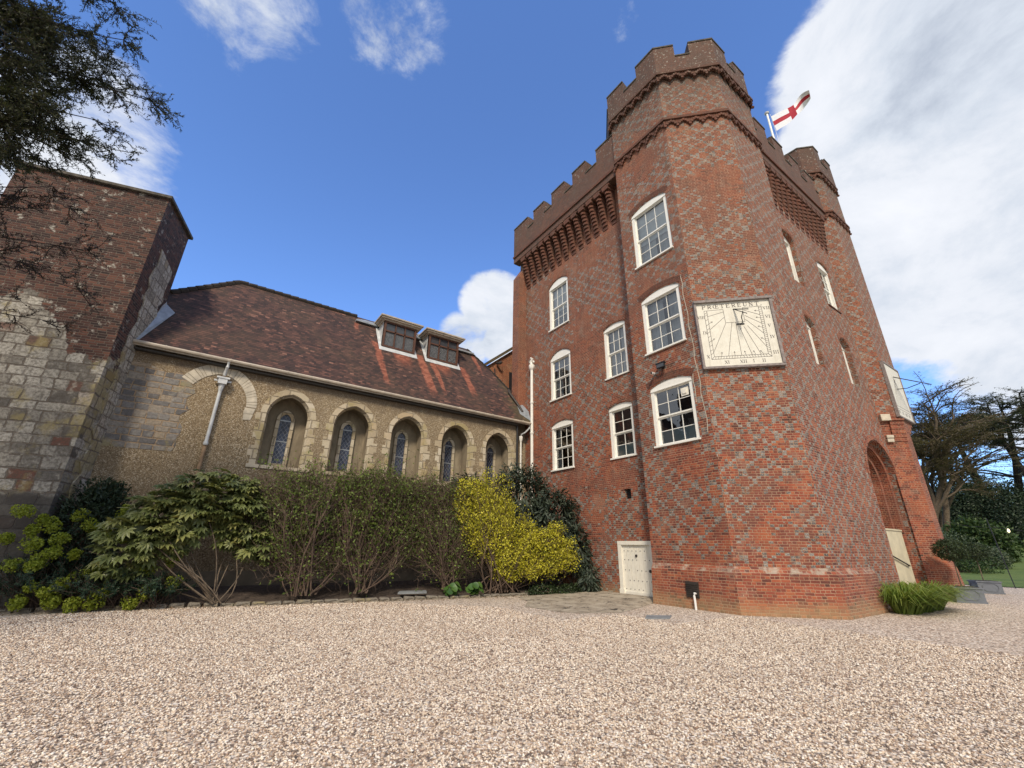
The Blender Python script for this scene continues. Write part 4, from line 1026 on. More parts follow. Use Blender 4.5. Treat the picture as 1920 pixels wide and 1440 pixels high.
pl([(.285, 7.36), (.375, 7.45)]); pl([(2.08, 7.36), (1.988, 7.45)])
pl([(.89, 9.165), (.90, 8.655), (1.495, 8.655), (1.50, 9.17)])
for L in ([(.881, 9.068), (.375, 8.931)], [(.88, 8.863), (.375, 8.431)], [(.905, 8.647), (.375, 7.6)], [(1.092, 8.655), (.805, 7.44)], [(1.208, 8.657), (1.2, 7.44)], [(1.292, 8.52), (1.511, 7.455)], [(1.431, 8.486), (1.774, 7.46)],
          [(1.548, 8.5), (1.988, 7.70)], [(1.521, 8.737), (1.988, 8.186)], [(1.53, 8.877), (1.988, 8.55)], [(1.53, 9.081), (1.988, 8.87)]): pl(L)
for z in (9.06, 8.98, 8.80, 8.62, 8.46, 8.34, 8.18, 8.0, 7.85, 7.68, 7.56): pl([(.285, z - .03), (.375, z + .03)], .009)
for k in range(22): z = 9.15 - k * .077; pl([(1.988, z + (.02 if k > 5 else 0)), (2.08, z - (.03 if k > 5 else 0))], .009)
for k in range(19): u = .42 + k * .083; pl([(u, 7.45), (u + (.03 if k > 9 else -.02), 7.36)], .009)
for (u, z, a) in ((.375, 8.66, .5), (.375, 8.0, .8), (.6, 7.46, 1.4), (1.0, 7.46, 1.55), (1.33, 7.46, 1.75), (1.62, 7.46, 1.95), (1.85, 7.47, 2.2), (1.985, 7.95, 2.5), (1.985, 8.4, 2.7), (1.985, 8.75, 2.85), (1.985, 9.02, 3.0)):
    e = (u + .14 * math.cos(a), z + .14 * math.sin(a)); pl([(u, z), e], .009)
    for s in (-.5, .5): pl([e, (e[0] - .05 * math.cos(a + s), e[1] - .05 * math.sin(a + s))], .009)
word(mb, Fs, 'PRŒTEREUNT.', .23, 9.225, .135, .128, .052, .0)
for s, u, z in (('VIII', .055, 8.86), ('IX', .14, 8.285), ('X', .15, 7.41), ('XI', .66, 7.19), ('XII', 1.12, 7.19), ('I', 1.50, 7.19), ('II', 1.77, 7.19), ('III', 2.135, 7.45), ('IV', 2.15, 8.0), ('V', 2.16, 8.41), ('VI', 2.14, 8.74), ('VII', 2.12, 9.06)):
    word(mb, Fs, s, u, z, .10, .085 if s != 'VIII' else .07, .012)
mb.build('dial_lines', M['ink'], sund)
mb = MB(); mb.tube([lp(Fs, 1.21, 9.15, 0), lp(Fs, 1.36, 8.62, -.62)], .014, 6); mb.tube([lp(Fs, 1.21, 9.15, 0), lp(Fs, 1.30, 9.0, -.24), lp(Fs, 1.38, 8.72, -.72)], .018, 6)
mb.tube([lp(Fs, 1.33, 8.57, 0), lp(Fs, 1.36, 8.54, -.18), lp(Fs, 1.30, 8.66, -.30), lp(Fs, 1.33, 8.82, -.44)], .014, 6); mb.lbox(Fs, 1.22, 1.46, 8.55, 8.60, -.02, 0)
mb.build('gnomon', M['black'], sund)
Fs2 = ((23.72, 5.08 - .09), (1, 0))
sun2 = thing('sundial', 'second sundial seen edge on above the gate arch with its rod sticking out', 'sundial', (24.8, 5.0, 7.4))
u0_, u1_ = .02, 2.0; z0_, z1_ = 7.15, 9.65
mb = MB(); mb.lbox(Fs2, u0_, u1_, z0_, z1_, 0, .09); mb.build('board', M['dial'], sun2)
mb = MB(); mb.lbox(Fs2, u0_ - .05, u1_ + .05, z1_, z1_ + .07, -.03, .09); mb.lbox(Fs2, u0_ - .05, u1_ + .05, z0_ - .06, z0_, -.03, .09); mb.lbox(Fs2, u0_ - .05, u0_ + .01, z0_, z1_, -.03, .09); mb.lbox(Fs2, u1_ - .01, u1_ + .05, z0_, z1_, -.03, .09); mb.build('frame', M['silver'], sun2)
mb = MB()
for z in (7.50, 7.62): stroke(mb, Fs2, (.15, z), (1.85, z), .014)
for k in range(9): stroke(mb, Fs2, (1.0, 9.1), (.2 + k * .2, 7.62), .010)
for k, s in enumerate(('VI', 'IX', 'XII', 'III')): word(mb, Fs2, s, .2 + k * .42, 7.30, .12, .10, .014)
mb.build('dial_lines', M['ink'], sun2)
mb = MB(); mb.tube([lp(Fs2, .95, 9.15, 0), lp(Fs2, 1.02, 8.45, -1.15)], .022, 6); mb.tube([lp(Fs2, .95, 8.55, 0), lp(Fs2, .97, 8.50, -.35), lp(Fs2, .98, 8.6, -.82)], .018, 6); mb.build('gnomon', M['black'], sun2)

# ================================================================== flagpole
fp = thing('flagpole', 'white flagpole on the tower roof flying a red cross flag', 'flagpole', (22.92, 6.42, 18.5))
mb = MB(); mb.tube([(22.92, 6.42, 18.5), (22.92, 6.42, 26.45)], [.075, .055], 10); mb.build('pole', M['white'], fp)
mb = MB(); mb.tube([(22.92, 6.42, 26.45), (22.92, 6.42, 26.53), (22.92, 6.42, 26.58)], [.11, .14, .05], 10); mb.build('pole_cap', M['leadpale'], fp)
mb = MB(); mb.tube([(22.99, 6.27, 26.3), (23.02, 6.2, 22.0)], .008, 4); mb.build('halyard', M['white'], fp)
ht, hb, en = Vector((22.97, 6.27, 26.12)), Vector((22.99, 6.20, 24.85)), Vector((23.42, 4.30, 26.42))
mb = MB(); nu, nv = 40, 14; G = {}
side = Vector((-.45, .1, -.9)).normalized()
for i in range(nu + 1):
    s = i / nu
    c = ht.lerp(en, s) + Vector((0, 0, -.35)) * math.sin(s * math.pi) * .5
    hd = hb - ht
    tw = max(0, (s - .58) / .42); ang = tw * 1.5; ax = (en - ht).normalized()
    hd = Matrix.Rotation(ang, 3, ax) @ (hb - ht) * ((1 - .45 * s) if s < .58 else (.74 - .40 * tw))
    c = c + Vector((.0, .0, .0)) + (Vector((0, .12, .35)) * math.sin(tw * math.pi) * .35)
    for j in range(nv + 1):
        q = j / nv
        rip = .10 * math.sin(s * 9 + q * 2.2) * s
        G[i, j] = c + hd * q + side.cross(ax) * rip
for i in range(nu):
    for j in range(nv):
        s, q = (i + .5) / nu, (j + .5) / nv
        red = abs(q - .5) < .12 or abs(s - .5) < .075
        mb.face([G[i, j], G[i + 1, j], G[i + 1, j + 1], G[i, j + 1]], m=1 if red else 0)
mb.build('flag', [M['flagwhite'], M['red']], fp, smooth=True)

# ================================================================== CHAPEL
YC = 17.1
chap = thing('chapel', 'long pebbledashed chapel with tiled roof, two dormers and five pointed window recesses', 'chapel', (5, 17.1, .3))
FC = ((-4.5, YC), (1, 0)); XO = -4.5
NC = [1.80, 4.12, 6.42, 8.73, 11.02]
mb = MB(); hs = [hole(c - .73 - XO, c + .73 - XO, 4.12, 5.93, 'pt', .87, .85) for c in NC]
wall_panel(mb, FC, 12.05 - XO, .75, 7.62, hs)
mb.face([(12.05, YC, .75), (12.05, YC + .8, .75), (12.05, YC + .8, 7.62), (12.05, YC, 7.62)]); mb.box((12.051, YC + .34, .3), (12.88, YC + .75, 7.6))
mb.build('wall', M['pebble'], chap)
mb = MB(); mb.box((-4.5, YC - .06, 0), (12.08, YC + .1, .75)); mb.build('plinth', M['plinth'], chap)
mb = MB()
for c in NC:     # plastered recess linings, a few millimetres inside the masonry
    h = hole(c - .727 - XO, c + .727 - XO, 4.125, 5.93, 'pt', .866); o_ = [(h['u0'], h['z0'])] + top_of(h) + [(h['u1'], h['z0'])]
    for a, b in zip(o_, o_[1:] + o_[:1]): mb.face([lp(FC, *a, .05), lp(FC, *b, .05), lp(FC, *b, .84), lp(FC, *a, .84)])
    mb.face([lp(FC, u, z, .84) for u, z in reversed(o_)])
mb.build('recess_lining', M['niche'], chap)
wn0 = None
for c in NC:
    F = ((c, YC), (1, 0)); mb = MB()
    a0 = arc_pt(-.93, .93, 5.93, 1.08); a1 = arc_pt(-.735, .735, 5.93, .875)
    for i in range(len(a0) - 1): mb.lprism(F, [a1[i], a1[i + 1], a0[i + 1], a0[i]], -.015, .12)
    z = 4.12; k = 0
    while z < 5.9:
        zz = min(5.93, z + (.36 if k % 2 else .28)); w_ = .93 + (.10 if k % 2 else -.03) + .03 * math.sin(k * 5 + c)
        mb.lprism(F, [(-w_, z), (-.735, z), (-.735, zz), (-w_, zz)], -.015, .12); mb.lprism(F, [(.735, z), (w_, z), (w_, zz), (.735, zz)], -.015, .12); z = zz; k += 1
    mb.lprism(F, [(-1.0, 4.0), (1.0, 4.0), (1.0, 4.119), (-1.0, 4.119)], -.04, .5)
    # splayed inner chamfer
    for i in range(len(a1) - 1):
        b0, b1 = a1[i], a1[i + 1]; s = .90
        mb.face([lp(F, *b0, -.014), lp(F, *b1, -.014), lp(F, b1[0] * s, 5.93 + (b1[1] - 5.93) * s, .16), lp(F, b0[0] * s, 5.93 + (b0[1] - 5.93) * s, .16)])
    for s_ in (-1, 1):
        q = [lp(F, s_ * .735, 4.12, -.014), lp(F, s_ * .735, 5.93, -.014), lp(F, s_ * .66, 5.93, .16), lp(F, s_ * .66, 4.12, .16)]; mb.face(q if s_ < 0 else q[::-1])
    mb.build('recess_surround', M['dressed'], chap)
    F = ((c, YC + .84), (1, 0)); mb = MB()
    b0 = [(-.31, 4.2)] + arc_pt(-.31, .31, 5.95, .42) + [(.31, 4.2)]; b1 = [(-.19, 4.32)] + arc_pt(-.19, .19, 5.95, .27) + [(.19, 4.32)]
    for i in range(len(b0) - 1): mb.lprism(F, [b1[i], b1[i + 1], b0[i + 1], b0[i]], -.09, .0)
    mb.lprism(F, [(-.31, 4.2), (.31, 4.2), (.19, 4.32), (-.19, 4.32)], -.12, 0)
    wn = mb.build('lancet_window', M['dressed'], chap)
    mb = MB(); mb.face([lp(F, u, z, -.03) for u, z in reversed(b1)], uv=[(u, z) for u, z in reversed(b1)]); mb.build('leaded_glass', M['leaded'], wn)
    mb = MB(); mb.lbox(F, -.19, .19, 5.94, 5.98, -.05, -.025); mb.lbox(F, -.19, .19, 5.14, 5.17, -.045, -.025); mb.build('saddle_bar', M['lead'], wn)
# exposed old stonework: rubble patch and the relieving arch
mb = MB(); rr_ = random.Random(3)
pr = [(-3.2, 4.2)] + [(-1.22 + .12 * rr_.uniform(-1, 1), 4.25 + k * .2) for k in range(12)] + [(-1.35, 6.62), (-1.62, 6.85), (-2.0, 6.75), (-2.5, 6.95), (-3.2, 6.9)]
mb.lprism(FC, [(u - XO, z) for u, z in pr], -.012, .05); mb.build('rubble_patch', M['rubble'], chap)
mb = MB()
a0 = arc_pt(-1.75, .72, 6.05, 1.38, 9); a1 = arc_pt(-1.35, .40, 6.05, 1.02, 9)
for i in range(len(a0) - 1):
    if 0 <= i < 3: continue
    g = .02; A = lambda p, q, f: (p[0] + (q[0] - p[0]) * f - XO, p[1] + (q[1] - p[1]) * f)
    for f0, f1 in ((.04, .47), (.53, .97)) if i % 2 else ((.03, .97),):
        mb.lprism(FC, [A(a1[i], a1[i + 1], f0), A(a1[i], a1[i + 1], f1), A(a0[i], a0[i + 1], f1), A(a0[i], a0[i + 1], f0)], -.02, .04)
for k in range(2): mb.lprism(FC, [(.36 + .03 * k - XO, 5.80 - .22 * k), (.66 - .04 * k - XO, 5.83 - .22 * k), (.70 - .03 * k - XO, 6.03 - .22 * k), (.38 - XO, 6.02 - .22 * k)], -.02, .04)
mb.build('relieving_arch', M['pale_stone'], chap)
# roof
ks = (12.3 - 7.55) / (20 - 16.85)
def rp(x, y, dz=0): return (x, y, 7.55 + (y - 16.85) * ks + dz)
mb = MB(); SL = math.hypot(1, ks)
OUT = [(-3.6, 16.85), (12.86, 16.85), (12.75, 17.3), (12.42, 18.12), (11.62, 19.06), (10.52, 20), (-.88, 20), (-2.83, 18.70), (-4.4, 17.6)]
mb.face([rp(*p) for p in OUT], uv=[(p[0], (p[1] - 16.85) * SL) for p in OUT])
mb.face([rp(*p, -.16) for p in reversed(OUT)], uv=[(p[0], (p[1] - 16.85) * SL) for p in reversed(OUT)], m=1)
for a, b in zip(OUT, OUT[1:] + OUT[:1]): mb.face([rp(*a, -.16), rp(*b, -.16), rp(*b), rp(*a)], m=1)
rpk = lambda x, y: (x, y, 12.3 - (y - 20) * ks)
mb.face([rpk(10.52, 20), rpk(-.88, 20), rpk(-4, 23.1), rpk(12, 23.1)][::-1], m=0)
mb.face([(-.88, 20, 12.3), (-4.4, 17.6, rp(0, 17.6)[2]), (-4.0, 23.1, 7.6)], m=0); mb.face([(10.52, 20, 12.3), (12.42, 18.12, rp(0, 18.12)[2]), (12.0, 23.1, 7.6)], m=0)
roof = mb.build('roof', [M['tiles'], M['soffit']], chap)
mb = MB()
def ridge_tiles(a, b, step=.32, r_=.12):
    a, b = Vector(a), Vector(b); n = max(1, int((b - a).length / step))
    for k in range(n):
        p, q = a.lerp(b, k / n), a.lerp(b, (k + .97) / n); mb.tube([p + Vector((0, 0, -.03)), q + Vector((0, 0, .0))], r_, 7)
ridge_tiles((-.88, 20, 12.3), (4.2, 20, 12.3)); mb.build('ridge_tiles', M['darkbark'], roof); mb = MB(); ridge_tiles((-.88, 20, 12.3), (-2.83, 18.70, rp(0, 18.7)[2])); mb.build('hip_tiles', M['darkbark'], roof); mb = MB(); ridge_tiles((10.52, 20, 12.3), (11.62, 19.06, rp(0, 19.06)[2]), .3, .07); ridge_tiles((11.62, 19.06, rp(0, 19.06)[2]), (12.42, 18.12, rp(0, 18.12)[2]), .3, .07)
mb.build('hip_tiles', M['darkbark'], roof)
# gutter, pipes
mb = MB(); mb.tube([(-3.15, 16.78, 7.50), (3, 16.78, 7.505), (8, 16.78, 7.50), (12.80, 16.80, 7.49)], .062, 8); mb.box((-3.15, 16.82, 7.40), (12.8, 16.86, 7.52))
for k in range(9): mb.tube([(-2.2 + k * 1.8, 16.78, 7.50), (-2.16 + k * 1.8, 16.78, 7.50)], .075, 8)
mb.build('gutter', M['gutter'], chap)
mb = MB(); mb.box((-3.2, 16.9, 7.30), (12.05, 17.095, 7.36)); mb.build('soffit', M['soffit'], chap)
downpipe('rainwater_pipe', (-.45, 16.98, 6.45), (-.45, 16.98, 4.55), .055, chap, M['leadpale'], False, (.97,))
mb = MB(); mb.tube([(-.45, 16.98, 4.5), (-.45, 16.98, .35)], .055, 10); mb.build('rusty_pipe', plain('rusted_pipe', (.30, .20, .12), .8, .4, 5), chap)
mb = MB(); mb.tube([(-.42, 16.78, 7.44), (-.42, 16.80, 7.26), (-.44, 16.9, 7.12), (-.45, 16.95, 6.98)], .05, 8)
mb.box((-.58, 16.84, 6.66), (-.32, 17.08, 6.86)); mb.box((-.64, 16.82, 6.84), (-.26, 17.09, 6.90)); mb.box((-.70, 16.97, 6.76), (-.20, 17.0, 6.82)); mb.tube([(-.45, 16.98, 6.66), (-.45, 16.98, 6.50), (-.45, 16.98, 6.40)], [.10, .075, .055], 8)
mb.build('hopper', M['leadpale'], chap)
downpipe('black_pipe', (12.06, 17.03, 7.3), (12.06, 17.03, .3), .055, chap, M['black'], False, (.3, .7))
downpipe('rainwater_pipe', (12.42, 17.22, 6.55), (12.42, 17.22, .4), .045, chap, M['white'], True, (.1, .35, .6))
mb = MB(); mb.tube([(12.70, 16.85, 7.45), (12.70, 16.87, 7.25), (12.58, 17.05, 7.05), (12.44, 17.2, 6.95), (12.42, 17.22, 6.80)], .045, 8); mb.build('pipe_bend', M['leadpale'], chap)
mb = MB(); mb.box((12.03, 16.94, 4.95), (12.09, 16.98, 5.15)); mb.build('junction_box', M['pvc'], chap)
# valley lead and old pipe at the right end of the eaves
mb = MB(); mb.face([rp(12.30, 17.15, .02), rp(12.84, 16.9, .03), rp(12.86, 17.15, .25), rp(12.55, 17.75, .12)]); mb.face([rp(12.30, 17.15, .02), rp(12.55, 17.75, .12), rp(12.38, 17.65, .1)])
mb.build('valley_lead', M['lead'], chap)
mb = MB(); mb.tube([rp(12.2, 18.05, .2), rp(12.15, 17.95, .18), rp(12.42, 17.4, .14), rp(12.50, 17.2, .08)], .07, 8); mb.build('drain_pipe', M['iron'], chap)
# flashing against the stone tower
mb = MB(); mb.face([rp(-3.08, 16.86, .03), rp(-2.90, 16.86, .03), rp(-2.40, 17.95, .05), rp(-2.70, 17.95, .30)]); mb.face([rp(-3.08, 16.86, .03), rp(-2.70, 17.95, .30), rp(-2.72, 17.93, .42), rp(-3.14, 16.8, .14)]); mb.build('lead_flashing', M['lead'], chap)
# dormers
def dormer(x0, x1):
    yf = 18.75; zb, zt = 10.50, 11.86; yb = 20.3
    mb = MB()
    for x, fl in ((x0, 1), (x1, 0)):
        q = [(x, yf, zb - .1), (x, yf, zt + .05), (x, yb, zt + .05), (x, yb, zt - .2)]; q = [(x, yf, zb - .06), (x, yf, zt + .06), (x, 19.75, zt + .06)]
        mb.face(q if fl else q[::-1])
    mb.face([(x0, yf, zt - .002), (x1, yf, zt - .002), (x1, 19.75, zt - .002), (x0, 19.75, zt - .002)])
    d = mb.build('dormer', M['leadpale'], chap)
    mb = MB(); F = ((x0, yf), (1, 0)); L = x1 - x0
    mb.lbox(F, 0, .11, zb, zt, -.02, .12); mb.lbox(F, L - .11, L, zb, zt, -.02, .12); mb.lbox(F, .11, L - .11, zb, zb + .09, -.02, .12); mb.lbox(F, .11, L - .11, zt - .07, zt, -.02, .12)
    zm = zb + (zt - zb) * .64; mb.lbox(F, .11, L - .11, zm - .035, zm + .035, -.01, .1)
    for k in (1, 2): u = .11 + (L - .22) * k / 3; mb.lbox(F, u - .028, u + .028, zb + .09, zt - .07, -.01, .1)
    wf = mb.build('dormer_window', M['wood'], d)
    mb = MB(); q = [(.1, zb + .08), (L - .1, zb + .08), (L - .1, zm), (.1, zm)]; mb.face([lp(F, u, z, .05) for u, z in q], uv=q); mb.build('leaded_glass', M['leaded_small'], wf)
    mb = MB(); q = [(.1, zm), (L - .1, zm), (L - .1, zt - .06), (.1, zt - .06)]; mb.face([lp(F, u, z, .05) for u, z in q]); mb.build('top_glass', M['darkglass'], wf)
    mb = MB(); mb.box((x0 - .10, yf - .10, zt + .00), (x1 + .10, 20.35, zt + .07)); mb.box((x0 - .2, yf - .2, zt + .072), (x1 + .2, 20.35, zt + .15)); mb.box((x0 - .26, yf - .26, zt + .152), (x1 + .26, 20.35, zt + .22)); mb.build('cornice', M['gutter'], d)
    mb = MB(); mb.face([rp(x0 - .12, 18.62, .03), rp(x1 + .14, 18.62, .03), rp(x1 + .02, 18.76, .06), rp(x0 - .0, 18.76, .06)])
    mb.face([rp(x0 - .12, 18.62, .03), rp(x0 - .0, 18.76, .05), rp(x0 - .0, 19.75, .05), rp(x0 - .16, 19.75, .03)]); mb.face([rp(x1 + .14, 18.62, .03), rp(x1 + .12, 19.75, .03), rp(x1, 19.75, .05), rp(x1, 18.76, .05)]); mb.build('lead_apron', M['leadpale'], d)
dormer(5.25, 6.92); dormer(7.61, 9.34)
mb = MB()                                  # low lead roof over the ridge behind the dormers
a = [(4.1, 19.55, 11.95), (10.75, 19.65, 11.95), (10.75, 22, 11.95), (4.1, 22, 11.95)]; b = [(5.6, 20.7, 12.75), (9.2, 20.7, 12.75)]
mb.face([a[0], a[1], b[1], b[0]]); mb.face([a[1], a[2], b[1]]); mb.face([a[2], a[3], b[0], b[1]]); mb.face([a[3], a[0], b[0]]); mb.box((4.1, 19.55, 11.86), (10.75, 22, 11.949))
mb.build('lead_roof', M['lead'], chap)

# ================================================================== stone tower on the left
stt = thing('stone_tower', 'old flint-grey stone and brick buttress tower at the left end of the chapel', 'tower', (-5, 17, 0))
dd_, ee_ = Vector((.25, .968)), Vector((-.968, .25)); Fp = Vector((-3.25, 15.94))
c = [Fp, Fp + dd_ * 2.06, Fp + dd_ * 2.06 + ee_ * 3.9, Fp + ee_ * 3.9]
mb = MB()
Ff = (tuple(Fp + ee_ * 3.9), tuple(-ee_)); Fsd = (tuple(Fp), tuple(dd_))
nz_ = 26
for k in range(nz_):        # side wall edge is ragged: break it into courses
    z0_, z1_ = 12.4 * k / nz_, 12.4 * (k + 1) / nz_
    mb.face([lp(Ff, 0, z0_, 0), lp(Ff, 3.9, z0_, 0), lp(Ff, 3.9, z1_, 0), lp(Ff, 0, z1_, 0)], uv=[(0, z0_), (3.9, z0_), (3.9, z1_), (0, z1_)])
    mb.face([lp(Fsd, 0, z0_, 0), lp(Fsd, 2.06, z0_, 0), lp(Fsd, 2.06, z1_, 0), lp(Fsd, 0, z1_, 0)], uv=[(3.9, z0_), (5.96, z0_), (5.96, z1_), (3.9, z1_)])
mb.face([(c[1].x, c[1].y, 0), (c[2].x, c[2].y, 0), (c[2].x, c[2].y, 12.4), (c[1].x, c[1].y, 12.4)]); mb.face([(c[2].x, c[2].y, 0), (c[3].x, c[3].y, 0), (c[3].x, c[3].y, 12.4), (c[2].x, c[2].y, 12.4)])
mb.build('wall', M['tower_stone'], stt)
mb = MB(); rr_ = random.Random(9)
prof = []
zq = 2.6
L0 = [(.62 + rr_.uniform(-.14, .14) + (.5 if z < 6 else 0) * 0, z) for z in np.arange(2.4, 10.9, .3)]
L1 = [(min(1.9, 1.22 + .12 * max(0, z - 6.5) + rr_.uniform(-.15, .15)), z) for z in np.arange(10.6, 2.3, -.3)]
mb.lprism(Fsd, [(p[0] + .1, p[1]) for p in L1[::-1]] + [(p[0], p[1]) for p in L0[::-1]], -.035, .02)
mb.build('exposed_core', M['quoin'], stt)
mb = MB(); q = [c[0] - dd_ * .10 - ee_ * .10, c[1] + dd_ * .1 - ee_ * .10, c[2] + dd_ * .1 + ee_ * .1, c[3] - dd_ * .1 + ee_ * .1]
mb.prism([tuple(p) for p in q], 12.402, 12.50, base=True); mb.build('coping', M['coping'], stt)

# ================================================================== brick annex seen behind the chapel's hip
ann = thing('brick_annex', 'orange brick gable with a sloping roof between chapel roof and tall tower', 'building', (13, 20, 0))
mb = MB(); q = [(11.2, 6), (15.2, 6), (15.2, 14.35), (11.2, 11.0)]
mb.lprism(((0, 20), (1, 0)), q, 0, 3); mb.box((13.0, 19.93, 6), (13.35, 19.999, 11.9)); mb.build('gable_wall', M['brick_annex'], ann)
mb = MB(); mb.lprism(((0, 20), (1, 0)), [(11.0, 10.90), (15.2, 14.42), (15.2, 14.62), (10.95, 11.07)], -.18, 3.1); mb.build('verge', M['tiles'], ann)
mb = MB(); mb.box((13.5, 19.97, 10.2), (13.75, 19.999, 11.6)); mb.build('slit_window', M['black'], ann)
mb = MB(); mb.tube([(12.55, 19.9, 11.9), (12.6, 19.7, 11.85), (12.7, 19.6, 11.92)], .09, 8); mb.tube([(12.35, 19.85, 11.5), (12.5, 19.9, 10.6), (12.9, 19.9, 10.4)], .03, 6); mb.build('old_lamp', M['iron'], ann)

# ================================================================== edging stones, slab, drain cover
es = [None] * 3
def edge_mesh(seed):
    r_ = random.Random(seed); mb = MB(); L, W_, H_ = .17, .08, .075
    v = []
    for z, k in ((-.05, 1.0), (.04, 1.0), (.075, .82)):
        v.append([(sx * L * k * r_.uniform(.88, 1.08), sy * W_ * k * r_.uniform(.8, 1.1), z + r_.uniform(-.012, .012)) for sx, sy in ((-1, -1), (-.3, -1.1), (.4, -1.05), (1, -1), (1, 1), (-1, 1))])
    for a, b in zip(v, v[1:]):
        for i in range(6): j = (i + 1) % 6; mb.face([a[i], a[j], b[j], b[i]])
    mb.face(v[2]); return mb
prot = [edge_mesh(s) for s in (1, 2, 3, 4)]
protm = []
S_ = [0]
for a, b in zip(KERB, KERB[1:]): S_.append(S_[-1] + math.hypot(b[0] - a[0], b[1] - a[1]))
s = 2.2; k = 0; rr_ = random.Random(5)
while s < S_[-1] - .1:
    i = max(j for j in range(len(S_) - 1) if S_[j] <= s); f = (s - S_[i]) / (S_[i + 1] - S_[i]); a, b = KERB[i], KERB[i + 1]
    x, y = a[0] + (b[0] - a[0]) * f, a[1] + (b[1] - a[1]) * f
    if k < 4: o = prot[k].build('edging_stone', M['edging']); protm.append(o)
    else: o = protm[k % 4].copy(); COL.objects.link(o)
    o.location = (x, y + rr_.uniform(-.02, .02), .02); o.rotation_euler = (rr_.uniform(-.08, .08), rr_.uniform(-.08, .08), math.atan2(b[1] - a[1], b[0] - a[0]) + rr_.uniform(-.08, .08))
    o.scale = (rr_.uniform(.85, 1.15), 1, rr_.uniform(.75, 1.25))
    tag(o, 'low rough edging stone in the row between gravel and shrub bed', 'edging stone', 'edging stones along the shrub bed'); s += .37; k += 1
mb = MB(); mb.prism([(5.45, 14.0), (6.35, 13.85), (6.55, 14.35), (5.7, 14.5)], .17, .215, base=True); tag(mb.build('slate_slab', M['slate']), 'flat grey slab lying on the soil in front of the shrubs', 'slab')
mb = MB(); mb.prism([(9.35, 7.75), (9.9, 7.45), (10.4, 7.75), (9.85, 8.1)], .0, .018); tag(mb.build('drain_cover', M['slate']), 'grey drain cover set in gravel near the tower foot', 'drain cover')

# ================================================================== vegetation helpers
def leaf_np(C, D, N, L, W, fold=.25):
    """diamond leaves: centres C, directions D, normals N (n,3); per-leaf length L and width W"""
    D = D / np.linalg.norm(D, axis=1, keepdims=True); S = np.cross(D, N); S /= (np.linalg.norm(S, axis=1, keepdims=True) + 1e-9); U = np.cross(S, D)
    L = np.broadcast_to(L, (len(C),))[:, None]; W = np.broadcast_to(W, (len(C),))[:, None]
    V = np.stack([C - D * L * .1, C + D * L * .38 + S * W * .5 + U * W * fold, C + D * L * .9, C + D * L * .38 - S * W * .5 + U * W * fold], 1).reshape(-1, 3)
    i = np.arange(len(C))[:, None] * 4
    F = np.concatenate([i + np.array([[0, 1, 2]]), i + np.array([[0, 2, 3]])], 1).reshape(-1, 3)
    return V, F
def rnd_dir(n, up=0.0):
    v = RNG.normal(size=(n, 3)); v /= np.linalg.norm(v, axis=1, keepdims=True); v[:, 2] += up; return v
class Twigs:
    def __init__(s): s.V = []; s.F = []; s.n = 0
    def add(s, pts, r0, r1, k=4):
        pts = np.asarray(pts, float); m = len(pts); d = np.gradient(pts, axis=0); d /= (np.linalg.norm(d, axis=1, keepdims=True) + 1e-9)
        ref = np.where(np.abs(d[:, 2:3]) < .9, np.array([[0, 0, 1.]]), np.array([[1., 0, 0]])); a = np.cross(d, ref); a /= (np.linalg.norm(a, axis=1, keepdims=True) + 1e-9); b = np.cross(d, a)
        r = np.linspace(r0, r1, m)[:, None]
        for j in range(k):
            q = 2 * math.pi * j / k; s.V.append(pts + (a * math.cos(q) + b * math.sin(q)) * r)
        for i in range(m - 1):
            for j in range(k):
                j2 = (j + 1) % k; s.F.append((s.n + j * m + i, s.n + j2 * m + i, s.n + j2 * m + i + 1, s.n + j * m + i + 1))
        s.n += m * k
    def build(s, name, material, parent=None): return np_mesh(name, np.concatenate(s.V), np.array(s.F), material, parent, smooth=True)
def curve(a, b, bend=.12, n=6, sag=0.0):
    a, b = np.asarray(a, float), np.asarray(b, float); t_ = np.linspace(0, 1, n)[:, None]; L = np.linalg.norm(b - a)
    off_ = RNG.normal(size=3) * bend * L; w2 = RNG.normal(size=3) * bend * L * .4
    return a + (b - a) * t_ + off_ * np.sin(t_ * math.pi) + w2 * np.sin(t_ * 2 * math.pi) + np.array([0, 0, sag]) * np.sin(t_ * math.pi)
